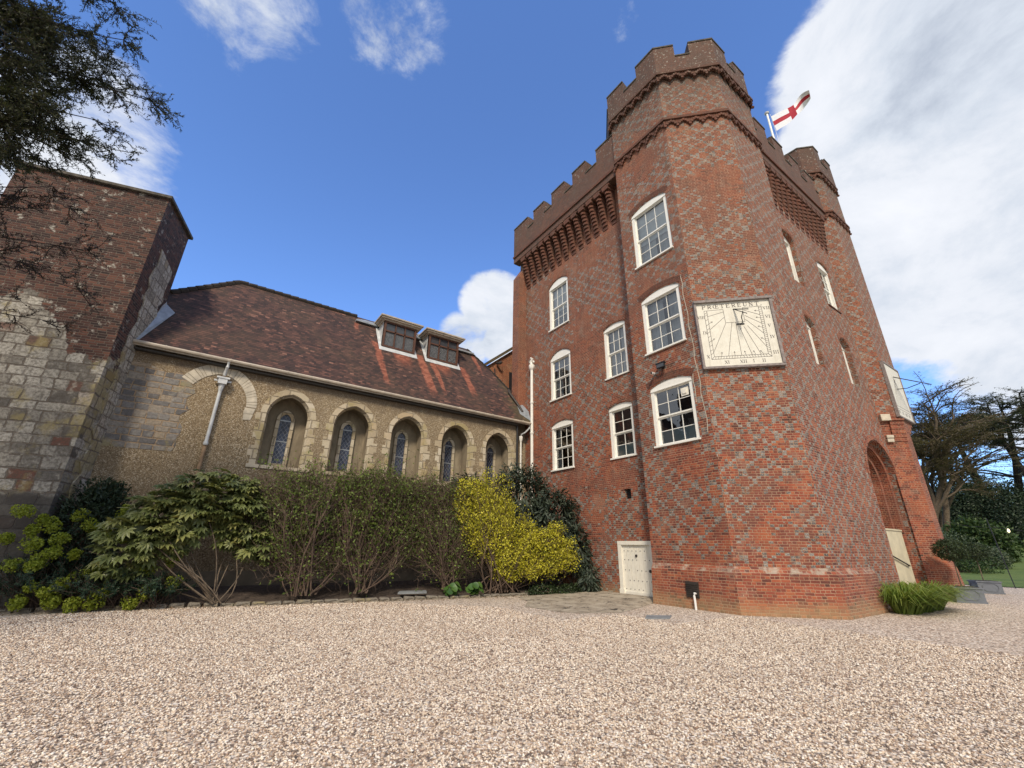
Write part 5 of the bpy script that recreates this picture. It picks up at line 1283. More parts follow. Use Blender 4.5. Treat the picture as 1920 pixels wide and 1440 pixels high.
def shrub(name, label, cat, base, blobs, nst, ntw, nleaf, L, W, leafm, barkm=None, spread=.3, stem_r=.022, up=.5, group=None, droop=0.0, tw_r=.006, leafspread=.16, tangle=0):
    """stems rise from the base to points inside the crown blobs (centre, radii); twigs fan out; leaves sit on the twigs"""
    barkm = barkm or M['twig']
    o = thing(name, label, cat, base, group); T = Twigs(); ends = []
    bl = [(np.array(c, float), np.array(r, float)) for c, r in blobs]; vol = np.array([r.prod() for _, r in bl]); pick = vol / vol.sum()
    def inside(surface=.0):
        c, r = bl[RNG.choice(len(bl), p=pick)]; v = RNG.normal(size=3); v /= np.linalg.norm(v); return c + r * v * (surface + (1 - surface) * RNG.random()) ** .45
    b0 = np.array(base, float); stems = []
    for i in range(nst):
        s = b0 + np.array([RNG.normal() * spread * .5, RNG.normal() * spread * .35, 0]); e = inside(.2); p = curve(s, e, .08, 8, .1); T.add(p, stem_r * RNG.uniform(.7, 1.3), stem_r * .35, 5); stems.append(p)
    for i in range(ntw):
        e = inside(.35); p = stems[RNG.integers(nst)]
        # start from the nearest stem
        ds = [np.linalg.norm(q[3:] - e, axis=1).min() for q in stems]; q = stems[int(np.argmin(np.array(ds) + RNG.random(nst) * .5))]
        k = 2 + RNG.integers(0, 6); pts = curve(q[min(k, 7)], e, .10, 6, .05); T.add(pts, tw_r * 1.5, tw_r * .5, 3); ends.append(pts)
    if tangle > 1000:
        top = max(c[2] + r[2] for c, r in bl)
        for i in range(70):
            a_ = inside(.0); a_[2] = max(a_[2], top - 1.1); e_ = a_ + np.array([RNG.normal() * .3, RNG.normal() * .2, RNG.uniform(.2, 1.05)]); p_ = curve(a_, e_, .12, 6); T.add(p_, tw_r, tw_r * .4, 3); ends.append(p_)
        for i in range(150):
            a_ = b0 + np.array([RNG.normal() * .5, RNG.normal() * .2, RNG.uniform(.35, 1.2)]); p_ = curve(a_, a_ + RNG.normal(size=3) * np.array([.4, .25, .3]), .15, 6); T.add(p_, tw_r, tw_r * .4, 3)
            if i % 5 == 0: ends.append(p_)
    for i in range(tangle):
        a_ = inside(.0); T.add(curve(a_, a_ + RNG.normal(size=3) * np.array([.28, .2, .34]), .22, 6), tw_r * .75, tw_r * .4, 3)
    T.build('stems', barkm, o)
    if nleaf:
        E = np.stack(ends); idx = RNG.integers(0, len(E), nleaf); f = RNG.uniform(1.4, 5, nleaf); i0 = np.minimum(f.astype(int), 4); fr = (f - i0)[:, None]
        C = E[idx, i0] * (1 - fr) + E[idx, i0 + 1] * fr + RNG.normal(size=(nleaf, 3)) * leafspread
        D = (E[idx, i0 + 1] - E[idx, i0]); D /= np.linalg.norm(D, axis=1, keepdims=True) + 1e-9
        D = D * .6 + rnd_dir(nleaf) * .9; D[:, 2] -= droop
        N = rnd_dir(nleaf, up)
        V, F = leaf_np(C, D, N, L * RNG.uniform(.6, 1.25, nleaf), W * RNG.uniform(.7, 1.2, nleaf)); np_mesh('foliage', V, F, leafm, o)
    return o
def mound(name, label, cat, base, blobs, nleaf, L, W, leafm, barkm=None, up=.6, droop=0.0, group=None, shell=.55, stems=14):
    o = thing(name, label, cat, base, group); bl = [(np.array(c, float), np.array(r, float)) for c, r in blobs]
    area = np.array([(r[0] * r[1] + r[1] * r[2] + r[0] * r[2]) for _, r in bl]); idx = RNG.choice(len(bl), nleaf, p=area / area.sum())
    Cc = np.stack([c for c, _ in bl])[idx]; Rr = np.stack([r for _, r in bl])[idx]; v = rnd_dir(nleaf); v /= np.linalg.norm(v, axis=1, keepdims=True)
    # leaf clumps: pull directions towards random clump centres
    k = 90; cd_ = rnd_dir(k); cd_ /= np.linalg.norm(cd_, axis=1, keepdims=True); pc = cd_[RNG.integers(0, k, nleaf)]; v = v * .38 + pc * .8; v /= np.linalg.norm(v, axis=1, keepdims=True)
    rad = (shell + (1.05 - shell) * RNG.random(nleaf) ** .6) * (1 + .12 * np.sin(pc[:, 0] * 23 + pc[:, 1] * 17))
    C = Cc + Rr * v * rad[:, None]; C[:, 2] = np.maximum(C[:, 2], base[2] + .03)
    D = v * .6 + rnd_dir(nleaf) * .7; D[:, 2] -= droop; N = v + rnd_dir(nleaf) * .35; N[:, 2] += up * .6
    V, F = leaf_np(C, D, N, L * RNG.uniform(.6, 1.25, nleaf), W * RNG.uniform(.7, 1.2, nleaf)); np_mesh('foliage', V, F, leafm, o)
    T = Twigs()
    for i in range(stems):
        c, r = bl[RNG.integers(len(bl))]; e = c + r * rnd_dir(1)[0] * .75; T.add(curve(np.array(base) + RNG.normal(size=3) * np.array([.12, .12, 0]), e, .08, 6), .018, .005, 4)
    T.build('stems', barkm or M['twig'], o); return o

# ---- the shrub bed, left to right
mound('evergreen_shrub', 'dark evergreen shrub in the corner between stone tower and pebbledash wall', 'shrub', (-2.6, 16.2, .25), [((-2.5, 16.25, 1.6), (.75, .5, 1.4)), ((-2.3, 16.3, 2.5), (.5, .4, .6))], 5200, .13, .05, M['darkgreen'])
# spurge: whorled stems topped with lime heads
eu = thing('spurge', 'dark spurge bush covered in round lime green flower heads', 'spurge', (-2.2, 15.2, .05))
EB = [((-2.9, 15.6, .75), (1.2, .75, .85)), ((-1.6, 15.1, .6), (1.0, .65, .7)), ((-.6, 14.9, .5), (.85, .5, .55)), ((-2.3, 15.9, 1.25), (.9, .5, .65))]
Cs, Ds, Ns = [], [], []; T = Twigs(); heads = []
for i in range(430):
    c, r = EB[RNG.integers(4)]; v = RNG.normal(size=3); v /= np.linalg.norm(v); v[2] = abs(v[2]) * .9 - .15; tip = np.array(c) + np.array(r) * v * RNG.uniform(.75, 1.05)
    tip[2] = max(.12, tip[2]); root = np.array((c[0] + RNG.normal() * .25, c[1] + .2 + RNG.normal() * .15, .05)); p = curve(root, tip, .06, 6, .08); T.add(p, .008, .005, 4)
    n = 42; f = RNG.uniform(2.2, 4.98, n); i0 = f.astype(int); C = p[i0] + (p[np.minimum(i0 + 1, 5)] - p[i0]) * (f - i0)[:, None]; ax = (p[5] - p[3]); ax /= np.linalg.norm(ax)
    rd = rnd_dir(n); Cs.append(C); Ds.append(rd * .9 + ax * .35 - np.array([0, 0, .25])); Ns.append(rd * .2 + ax)
heads_pos = []
V, F = leaf_np(np.concatenate(Cs), np.concatenate(Ds), np.concatenate(Ns), RNG.uniform(.07, .12, len(Cs) * 42), .018, .1); np_mesh('foliage', V, F, M['euph'], eu); T.build('stems', M['twig'], eu)
HP = [(40, 960, 15.6), (60, 1020, 15.5), (75, 1052, 15.4), (95, 985, 15.7), (150, 965, 15.9), (205, 985, 15.9), (235, 960, 15.8), (60, 1062, 15.2), (25, 1060, 15.4), (140, 1040, 15.4), (185, 1062, 15.3), (100, 1035, 15.3),
      (110, 1012, 15.6), (235, 1010, 15.7), (190, 1112, 15.0), (95, 1128, 15.1), (133, 1136, 15.0), (62, 1098, 15.2), (115, 1097, 15.1), (245, 1075, 15.1), (278, 1068, 15.0), (295, 1038, 15.1), (275, 1110, 14.9), (325, 1050, 15.0),
      (88, 1110, 15.1), (25, 1130, 15.3), (243, 1127, 14.9), (325, 1092, 14.9), (150, 1085, 15.2), (195, 1005, 15.8), (80, 975, 15.8), (170, 985, 15.8), (10, 1010, 15.7), (55, 995, 15.7), (215, 1075, 15.1), (175, 1128, 14.95)]
Cs, Ds, Ns = [], [], []
for (px, py, Y) in HP:
    d = ray(px, py); c = np.array(EYE + d * (Y / d.y)); s = RNG.uniform(.14, .22)
    n = 420; v = rnd_dir(n); v /= np.linalg.norm(v, axis=1, keepdims=True)
    sub = rnd_dir(7); sub /= np.linalg.norm(sub, axis=1, keepdims=True); sub[:, 2] *= .8; q = sub[RNG.integers(0, 7, n)]
    Cs.append(c + (q * .55 + v * .52) * s); Ds.append(v * .5 + rnd_dir(n)); Ns.append(v + rnd_dir(n) * .5)
V, F = leaf_np(np.concatenate(Cs), np.concatenate(Ds), np.concatenate(Ns), RNG.uniform(.035, .06, len(HP) * 420), .042, .2); np_mesh('flower_heads', V, F, M['euphfl'], eu)

# fatsia: big fingered leaves
fa = thing('fatsia', 'large fatsia with broad fingered leaves and bare stems beside the spurge', 'shrub', (.7, 14.8, .15)); T = Twigs(); VV, FF, nv = [], [], 0
FB = [((-.75, 15.1, 2.1), (.95, .55, .9)), ((.2, 15.1, 2.7), (1.1, .55, .85)), ((1.0, 15.2, 2.3), (.9, .5, .85)), ((-1.3, 15.0, 1.5), (.8, .4, .75)), ((1.4, 15.1, 1.5), (.5, .4, .5))]
def palm(c, d, n, s):
    global nv
    d = d / np.linalg.norm(d); sd_v = np.cross(d, n); sd_v /= np.linalg.norm(sd_v) + 1e-9; up_ = np.cross(sd_v, d); out = [c]; lob = 8
    for k in range(lob):
        a = R(-115 + 230 * k / (lob - 1)); L = s * (1.0 - .35 * abs(k - 3.5) / 3.5); dl = d * math.cos(a) + sd_v * math.sin(a); pe = -d * math.sin(a) + sd_v * math.cos(a)
        out += [c + dl * L * .5 + pe * L * .19 + up_ * .02, c + dl * L - up_ * L * .18, c + dl * L * .5 - pe * L * .19 + up_ * .02]
        FF.append((nv, nv + 1 + 3 * k, nv + 2 + 3 * k)); FF.append((nv, nv + 2 + 3 * k, nv + 3 + 3 * k))
    VV.extend(out); nv += 1 + 3 * lob
for i in range(900):
    c, r = FB[RNG.choice(5, p=[.26, .32, .22, .12, .08])]; v = RNG.normal(size=3); v /= np.linalg.norm(v); v[1] -= .35; p = np.array(c) + np.array(r) * v * RNG.uniform(.55, 1.05)
    dr = np.array([v[0] * .8, -.45 + v[1] * .4, -.25 + .2 * v[2]]) + RNG.normal(size=3) * .3; palm(p, dr, np.array([0, -.45, 1.0]) + RNG.normal(size=3) * .25, RNG.uniform(.20, .34))
for i in range(16):
    c, r = FB[RNG.integers(5)]; e = np.array(c) + np.array(r) * RNG.normal(size=3) * .4; T.add(curve((.75 + RNG.normal() * .12, 14.7 + RNG.normal() * .08, .1), e, .06, 8, .05), .02, .012, 5)
np_mesh('foliage', np.array(VV), np.array(FF), M['fatsia'], fa); T.build('stems', M['bark'], fa)
for (px, py) in ((330, 905), (250, 945), (270, 1000), (320, 960), (205, 990), (215, 1055), (515, 1000)):
    T = Twigs(); d = ray(px, py); c = np.array(EYE + d * (14.75 / d.y))
    for k in range(7): T.add(curve(c + RNG.normal(size=3) * .02, c + np.array([RNG.normal() * .2, RNG.normal() * .05, RNG.normal() * .1 + .06]), .15, 5), .008, .004, 4)
    T.build('flower_stalk', M['fatsia_st'], fa)

shrub('deciduous_shrub', 'twiggy half bare shrub right of the fatsia with a clump of brown stems', 'shrub', (2.8, 14.5, .2), [((2.2, 15.0, 2.35), (1.2, .75, 1.3)), ((1.75, 15.1, 3.1), (.9, .55, .7)), ((3.2, 14.9, 1.9), (.9, .6, 1.1)), ((2.95, 15.0, 3.3), (.9, .55, .75)), ((2.2, 14.8, 1.5), (.8, .5, .5)), ((3.75, 15.0, 2.2), (.6, .5, 1.2)), ((1.2, 15.2, 2.6), (.6, .5, .9))], 34, 1250, 11000, .09, .052, M['green'], leafspread=.09, tw_r=.0065, tangle=2200)
shrub('deciduous_shrub', 'tallest twiggy shrub below the second and third chapel recess', 'shrub', (4.5, 14.5, .2), [((4.4, 14.9, 2.6), (1.15, .7, 1.35)), ((4.9, 14.9, 3.5), (1.0, .6, .75)), ((5.4, 15.0, 2.5), (.9, .6, 1.1)), ((3.9, 15.0, 3.3), (.8, .5, .7)), ((5.9, 15.0, 3.3), (.6, .5, .7)), ((4.6, 14.7, 1.7), (.8, .5, .5)), ((6.1, 15.0, 2.2), (.6, .5, 1.2))], 34, 1300, 13000, .095, .056, M['green'], leafspread=.09, tw_r=.0065, tangle=2200)
shrub('deciduous_shrub', 'dark tangled bare shrub immediately left of the golden bush', 'shrub', (7.3, 14.3, .2), [((7.0, 14.8, 2.1), (1.1, .7, 1.2)), ((6.7, 14.9, 3.3), (1.0, .6, .8)), ((7.6, 14.7, 3.2), (.9, .6, .7)), ((7.7, 14.3, 1.3), (.8, .5, .8)), ((6.3, 15.0, 2.7), (.6, .5, .8))], 36, 1350, 8000, .09, .052, M['green'], leafspread=.09, tw_r=.0065, tangle=2200)
gb = [((8.4, 14.2, 3.1), (.75, .5, .8)), ((8.9, 14.0, 2.4), (.85, .55, .7)), ((9.6, 13.7, 1.6), (.85, .45, .65)), ((10.9, 13.3, 1.75), (1.0, .4, .5)), ((9.3, 13.6, .85), (.65, .4, .45)), ((8.75, 14.3, 4.1), (.35, .3, .5)), ((11.7, 13.0, 1.5), (.5, .35, .5)), ((10.4, 13.4, .9), (.7, .3, .4)), ((9.5, 14.2, 3.9), (.25, .25, .5)),
      ((7.9, 14.2, 3.6), (.4, .35, .4)), ((9.4, 14.0, 3.0), (.45, .4, .45)), ((10.2, 13.5, 2.1), (.4, .3, .4)), ((12.0, 12.9, 1.0), (.3, .25, .35)), ((8.0, 14.0, 2.3), (.4, .35, .4)), ((11.3, 13.1, 2.25), (.35, .3, .3)), ((8.9, 13.7, 1.5), (.4, .3, .4)), ((8.1, 14.0, 1.7), (.45, .35, .4)), ((10.1, 13.6, 2.5), (.4, .3, .35)), ((9.9, 13.4, 1.1), (.5, .3, .4)), ((11.0, 13.1, 1.1), (.6, .3, .4)), ((7.7, 14.3, 3.0), (.4, .35, .5))]
shrub('golden_shrub', 'bright yellow leaved bush spreading in front of the dark evergreen', 'shrub', (9.2, 13.8, .1), gb, 38, 1600, 36000, .075, .05, M['yellow'], spread=.7, leafspread=.075, tw_r=.005, tangle=500)
mound('leatherleaf_shrub', 'tall dull evergreen with long drooping leaves against the brick tower', 'shrub', (11.4, 14.2, .1), [((10.6, 14.6, 3.5), (1.3, .7, 1.25)), ((11.8, 13.9, 2.6), (1.05, .7, 1.2)), ((11.2, 14.2, 1.6), (1.2, .7, 1.4)), ((8.3, 15.0, 3.7), (.7, .4, .5)), ((12.3, 13.2, 1.5), (.45, .5, .9))], 12500, .25, .07, M['dull'], up=.2, droop=.75)
mound('leatherleaf_shrub', 'small drooping evergreen seedling left of the cream cellar door', 'shrub', (12.35, 12.75, .1), [((12.35, 12.7, .55), (.4, .35, .5))], 420, .24, .07, M['dull'], up=.2, droop=.8, stems=6)
mound('ivy_patch', 'low ivy spilling over the stones below the evergreen', 'ivy', (11.0, 13.05, .05), [((10.6, 13.2, .12), (.7, .25, .2)), ((11.6, 12.95, .12), (.7, .25, .22))], 1500, .07, .06, M['bay'], stems=6)
def bergenia(x, y, label):
    o = thing('bergenia', label, 'plant', (x, y, .08)); V_, F_, n_ = [], [], 0
    for i in range(20):
        a = RNG.uniform(0, 6.28); r_ = RNG.uniform(.05, .28); c = np.array((x + r_ * math.cos(a), y + r_ * .8 * math.sin(a), .10 + RNG.uniform(.05, .32))); n = np.array([math.cos(a) * .5, math.sin(a) * .5 - .4, .8]); n /= np.linalg.norm(n)
        t1 = np.cross(n, [0, 0, 1.]); t1 /= np.linalg.norm(t1); t2 = np.cross(n, t1); s = RNG.uniform(.08, .13)
        V_.append(c - n * .02)
        for k in range(9): q = 6.283 * k / 9; V_.append(c + (t1 * math.cos(q) + t2 * math.sin(q) * 1.15) * s + n * .02 * math.sin(q * 2))
        for k in range(9): F_.append((n_, n_ + 1 + k, n_ + 1 + (k + 1) % 9))
        n_ += 10
    np_mesh('leaves', np.array(V_), np.array(F_), M['berg'], o, smooth=True)
    T = Twigs()
    for i in range(8): T.add(curve((x, y, .06), (x + RNG.normal() * .12, y + RNG.normal() * .1, .25), .1, 4), .01, .006, 4)
    T.build('stalks', M['berg'], o)
bergenia(7.25, 13.72, 'left of two leathery round leaved plants at the bed edge'); bergenia(7.95, 13.55, 'right and larger of two leathery round leaved plants at the bed edge')

# fallen leaves blown against the bed edge and across the drive
n = 700; f = RNG.random(n); kx = np.interp(f, np.linspace(0, 1, len(KERB)), [q[0] for q in KERB]); ky = np.interp(kx, [q[0] for q in KERB], [q[1] for q in KERB])
C = np.stack([kx + RNG.normal(size=n) * .2, ky - np.abs(RNG.normal(size=n)) * np.where(RNG.random(n) < .75, .35, 3.0), np.full(n, .03)], 1); N = rnd_dir(n) * .4; N[:, 2] += 1; D = rnd_dir(n); D[:, 2] *= .25
V, F = leaf_np(C, D, N, RNG.uniform(.03, .07, n), .03, .2); o = np_mesh('fallen_leaves', V, F, leafmat('dry_leaves', [(0, (.06, .035, .02)), (.6, (.15, .085, .04)), (1, (.24, .17, .07))], .1)); o['kind'] = 'stuff'
# ---- ornamental grass by the gate
gr = thing('ornamental_grass', 'arching clump of long green grass at the foot of the brick tower', 'grass clump', (18.3, 4.75, 0)); V_, F_ = [], []; nb = 2000; n_ = 0
for i in range(nb):
    a0 = RNG.uniform(0, 6.283); rr3 = RNG.random() ** .6; k3 = RNG.integers(0, 3); bx = (17.1, 18.0, 18.9)[k3] + math.cos(a0) * rr3 * .55; by = (4.75, 4.72, 4.7)[k3] + math.sin(a0) * rr3 * .28
    a = a0 + RNG.normal() * .5; L = RNG.uniform(.85, 1.95); dirv = np.array([math.cos(a) * .75, math.sin(a) * .75 - .25, 0]) * (.35 + .9 * rr3); w_ = .015 + .012 * RNG.random()
    pts = [np.array([bx, by, 0]) + dirv * L * .62 * q ** 1.4 + np.array([0, 0, L * (.95 * q - .62 * q * q * RNG.uniform(.8, 1.25))]) for q in (0, .35, .7, 1)]
    sd_v = np.array([-dirv[1], dirv[0], 0]); sd_v /= np.linalg.norm(sd_v) + 1e-9
    for p, ww in zip(pts, (1, .9, .6, .05)): V_ += [p - sd_v * w_ * ww, p + sd_v * w_ * ww]
    for k in range(3): F_.append((n_ + 2 * k, n_ + 2 * k + 1, n_ + 2 * k + 3, n_ + 2 * k + 2))
    n_ += 8
np_mesh('blades', np.array(V_), np.array(F_), M['grass'], gr)

# ---- square planters with clipped bay trees
def planter(cx, cy, label, tlabel, s=.78, h=.5):
    ang = math.atan2(-.86, .51); Rz = Matrix.Translation((cx, cy, 0)) @ Matrix.Rotation(ang, 4, 'Z')
    o = thing('planter', label, 'planter', (cx, cy, 0), 'lead grey planters by the lawn'); mb = MB(); a = s / 2
    mb.box((-a, -a, .0), (a, a, h - .05), M=Rz); mb.box((-a - .03, -a - .03, h - .048), (a + .03, a + .03, h), M=Rz); mb.box((-a - .02, -a - .02, 0.002), (a + .02, a + .02, .05), M=Rz)
    mb.build('box', M['planter'], o)
    for q in range(4):
        mb = MB(); RR = Rz @ Matrix.Rotation(q * math.pi / 2, 4, 'Z'); w2, h0, h1, ch = a * .66, h * .2, h * .82, .1
        pr = [(-w2 + ch, h0), (w2 - ch, h0), (w2, h0 + ch), (w2, h1 - ch), (w2 - ch, h1), (-w2 + ch, h1), (-w2, h1 - ch), (-w2, h0 + ch)]
        for A, B in zip(pr, pr[1:] + pr[:1]):
            mb.tube([RR @ Vector((A[0], -a - .008, A[1])), RR @ Vector((B[0], -a - .008, B[1]))], .012, 5)
        mb.build('panel_moulding', M['planter'], o)
    mb = MB(); mb.box((-a + .05, -a + .05, h + .001), (a - .05, a - .05, h + .012), M=Rz); mb.build('compost', M['compost'], o)
    tz = thing('bay_tree', tlabel, 'bay tree', (cx, cy, h), 'clipped bay trees')
    T = Twigs(); T.add(curve((cx, cy, h), (cx, cy, h + .95), .01, 5), .022, .018, 6)
    for i in range(14): T.add(curve((cx, cy, h + .9), np.array((cx, cy, h + 1.25)) + rnd_dir(1)[0] * .3, .05, 4), .008, .003, 4)
    T.build('trunk', M['bark'], tz)
    n = 2600; v = rnd_dir(n); v /= np.linalg.norm(v, axis=1, keepdims=True); rad = (.55 + .48 * RNG.random(n) ** .5) * (1 + .10 * np.sin(v[:, 0] * 9 + v[:, 2] * 7))
    C = np.array((cx, cy, h + 1.22)) + v * rad[:, None] * np.array([.47, .47, .36]); V, F = leaf_np(C, v * .5 + rnd_dir(n) * .8, v + rnd_dir(n) * .4, RNG.uniform(.06, .10, n), .035); np_mesh('crown', V, F, M['bay'], tz)
planter(22.9, 4.62, 'nearer lead grey square planter with an octagon moulding, beside the grass clump', 'clipped ball bay tree in the nearer planter, closer to the tower')
planter(29.0, 5.08, 'farther lead grey square planter partly hidden behind the nearer one', 'clipped ball bay tree in the farther planter')
mb = MB(); mb.tube([(34.6, 5.0, 0), (34.7, 5.15, 3.4)], .022, 6); st_ = thing('garden_stake', 'thin dark metal stake standing at the lawn edge by the gravel', 'stake', (34.6, 5, 0)); mb.build('rod', M['black'], st_)

# ================================================================== garden trees and bushes beyond
def far(px, dist, z=None):
    p = at(px, 1000, dist); zz = lawn_z(p.x, p.y) if z is None else z; return np.array((p.x, p.y, zz))
rt = np.array((.824, -.566, 0)) * 0 + np.array((-.13, -.99, 0)) * 1.0      # across the view at the right edge
def bush(name, label, px, dist, w_, h_, n, L, material, group=None, dep=None):
    b = far(px, dist); bl = []
    for i in range(6):
        o_ = (i - 2.5) / 2.5; bl.append((b + rt * o_ * w_ * .55 + np.array([RNG.normal() * .3, 0, h_ * (.48 - .10 * abs(o_))]), (w_ * .35, w_ * .35, h_ * (.5 - .1 * abs(o_)))))
    return mound(name, label, 'bush', tuple(b), bl, n, L, L * .5, material, group=group)
bush('laurel_bush', 'large rounded mid green bush behind the clipped bay trees', 1828, 50, 2.5, 3.4, 8000, .26, M['bush'])
bush('lavender_bush', 'low grey green border shrubs in front of the laurel bush', 1820, 45, 1.7, 1.6, 4200, .17, M['greyleaf'])
bush('border_shrub', 'pale leaved low shrub at the foot of the bare cedar trunks', 1768, 47, 2.0, 2.6, 2200, .18, M['greyleaf'])
bush('box_shrub', 'low green shrub at the lawn edge behind the planter trees', 1782, 42, 2.2, 1.3, 2200, .14, M['bush'])
bush('yew_hedge', 'nearly black yew thicket under the spreading cedar', 1840, 66, 5.0, 7.5, 26000, .24, M['darkgreen'])
bush('yew_hedge', 'dark yew at the right edge of the photo beyond the lawn', 1935, 74, 8, 7.0, 26000, .26, M['darkgreen'])
bush('yew_hedge', 'dark evergreen thicket half hidden behind the tower edge', 1745, 75, 8, 8, 14000, .26, M['darkgreen'])

def cedar(name, label, base, H, spreadr, leafm, barkm, trunks, nlay, nleaf, L, dirx=(0, 0), low=.35, group=None, trunk_r=.5, dens=1.0, tilt=.12):
    o = thing(name, label, 'tree', tuple(base), group); T = Twigs(); tips = []
    tops = []
    for k in range(trunks):
        a = 6.28 * k / max(1, trunks) + .5; e = base + np.array([math.cos(a) * H * .16 * (trunks > 1), math.sin(a) * H * .16 * (trunks > 1), H * RNG.uniform(.66, .80)])
        p = curve(base + np.array([math.cos(a) * trunk_r * .8 * (trunks > 1), math.sin(a) * trunk_r * .8 * (trunks > 1), 0]), e, .035, 12); T.add(p, trunk_r * RNG.uniform(.75, 1.0) / (1 if trunks == 1 else 1.5), .06, 8); tops.append(p)
    for p in tops:
        for i in range(14):
            q = p[RNG.integers(9, 12)]; e2 = q + np.array([RNG.normal() * 1.3, RNG.normal() * 1.3, RNG.uniform(.1, .9)]); b2 = curve(q, e2, .1, 5); T.add(b2, .035, .01, 3); tips.append(b2)
    for i in range(nlay):
        p = tops[RNG.integers(trunks)]; f = low + (1 - low) * RNG.random() ** .6; s = p[min(11, int(f * 11))]; a = RNG.uniform(0, 6.28)
        rr2 = spreadr * (1.0 - .55 * max(0, (f - .55) / .45)) * RNG.uniform(.55, 1.05)
        e = s + np.array([math.cos(a) * rr2 + dirx[0], math.sin(a) * rr2 + dirx[1], RNG.uniform(.02, .30) * rr2 * (1 if f < .8 else .6)])
        b = curve(s, e, .07, 9, rr2 * .07); T.add(b, .05 + .10 * (1 - f) + .02 * trunk_r, .02, 5)
        for j in range(int(9 * dens)):
            q = b[RNG.integers(3, 9)]; a2 = a + RNG.normal() * .9; l2 = rr2 * RNG.uniform(.16, .40); e2 = q + np.array([math.cos(a2) * l2, math.sin(a2) * l2, l2 * RNG.uniform(-.05, .40)]); b2 = curve(q, e2, .12, 5); T.add(b2, .03, .008, 3); tips.append(b2)
    T.build('trunk', barkm, o)
    E = np.stack(tips); idx = RNG.integers(0, len(E), nleaf); f = RNG.uniform(.6, 4, nleaf); i0 = np.minimum(f.astype(int), 3); fr = (f - i0)[:, None]
    C = E[idx, i0] * (1 - fr) + E[idx, i0 + 1] * fr + RNG.normal(size=(nleaf, 3)) * np.array([.28, .28, .09]) * L * 1.6
    D = rnd_dir(nleaf); D[:, 2] = D[:, 2] * .3 + tilt; N = rnd_dir(nleaf) * .5; N[:, 2] += 1
    V, F = leaf_np(C, D, N, L * RNG.uniform(.5, 1.2, nleaf), L * .22, .1); np_mesh('crown', V, F, leafm, o)
    return o
def bare_tree(name, label, base, H, leafm, barkm, nleaf):
    o = thing(name, label, 'tree', tuple(base), None); T = Twigs(); tips = []
    def grow(p, d, L, r, lev):
        d = d / np.linalg.norm(d); e = p + d * L; b = curve(p, e, .06, 6, L * .03); T.add(b, r, r * .62, 7 if lev < 2 else 4)
        if lev >= 4: tips.append(b); return
        for k in range((3, 3, 4, 5)[lev]):
            f = RNG.uniform(.45, 1.0) if k else 1.0; q = b[int(f * 5)]; nd = d + RNG.normal(size=3) * (.34 if lev < 2 else .62); nd[2] = nd[2] * .75 + (.42 if lev < 2 else .12)
            if lev >= 2: nd[2] *= .6
            grow(q, nd, L * RNG.uniform(.55, .85), r * (.62 if k else .72) * (.9 if lev < 2 else .75), lev + 1)
    for k in range(5):
        a = 6.28 * k / 5 + .4; off_ = np.array((math.cos(a), math.sin(a), 0))
        grow(np.array(base) + off_ * .45, np.array((off_[0] * .12, off_[1] * .20, 1.0)), H * RNG.uniform(.30, .40), .30, 0)
    T.build('trunk', barkm, o)
    E = np.stack(tips); idx = RNG.integers(0, len(E), nleaf); f = RNG.uniform(.5, 5, nleaf); i0 = np.minimum(f.astype(int), 4); fr = (f - i0)[:, None]
    C = E[idx, i0] * (1 - fr) + E[idx, i0 + 1] * fr + RNG.normal(size=(nleaf, 3)) * np.array([.18, .18, .07])
    D = rnd_dir(nleaf); D[:, 2] = D[:, 2] * .3 + .1; N = rnd_dir(nleaf) * .5; N[:, 2] += 1
    V, F = leaf_np(C, D, N, RNG.uniform(.14, .36, nleaf), .05, .1); np_mesh('crown', V, F, leafm, o); return o
bare_tree('cedar_tree', 'many stemmed half bare cedar with pale trunks close to the tower edge', far(1756, 54), 15.5, M['olive'], M['bark'], 38000)
cedar('cedar_tree', 'big dark cedar with flat spreading branches on the right', far(1885, 74), 21, 10.0, M['cedar'], M['darkbark'], 3, 74, 36000, .34, low=.42, trunk_r=1.0, dens=1.4, tilt=.05)
cedar('cedar_tree', 'dark cedar at the far right rising beyond the photo edge', far(1985, 70), 20, 8.5, M['cedar'], M['darkbark'], 2, 44, 20000, .34, low=.45, trunk_r=.9, dens=1.3, tilt=.1)
# distant belt of trees closing the view
o = None
mb = MB(); Cs = []
for i in range(46):
    a = R(-18 + i * 1.6); d_ = 120 + 12 * math.sin(i * 3.1); c = np.array((math.cos(a) * d_, math.sin(a) * d_, 4.2 + RNG.uniform(0, 2.5))); n = 420; v = rnd_dir(n); v /= np.linalg.norm(v, axis=1, keepdims=True); Cs.append(c + v * np.array([4, 4, 5.0]) * (.6 + .45 * RNG.random((n, 1))))
C = np.concatenate(Cs); n = len(C); V, F = leaf_np(C, rnd_dir(n), rnd_dir(n, .5), RNG.uniform(.8, 1.5, n), .6); o = np_mesh('distant_wood', V, F, M['darkgreen']); o['kind'] = 'stuff'
# festoon lamp on its wire
p0, p1 = at(1740, 972, 44), at(1891, 995, 44); p2 = at(2060, 1012, 44)
fe = thing('festoon_light', 'single warm bulb hanging on a thin wire in front of the dark yews', 'light', tuple(p1))
mb = MB(); mb.tube([p0, p0.lerp(p1, .5) - Vector((0, 0, .12)), p1 + Vector((0, 0, .12)), p1.lerp(p2, .5), p2], .012, 4); mb.build('wire', M['black'], fe)
bm_, bt, bb_ = mat('lit_bulb'); bb_.inputs['Emission Color'].default_value = (1, .8, .45, 1); bb_.inputs['Emission Strength'].default_value = 2.0
mb = MB(); mb.tube([p1 + Vector((0, 0, .12)), p1 + Vector((0, 0, .05)), p1 - Vector((0, 0, .05)), p1 - Vector((0, 0, .12))], [.02, .055, .065, .02], 8); mb.build('bulb', bm_, fe, smooth=True)

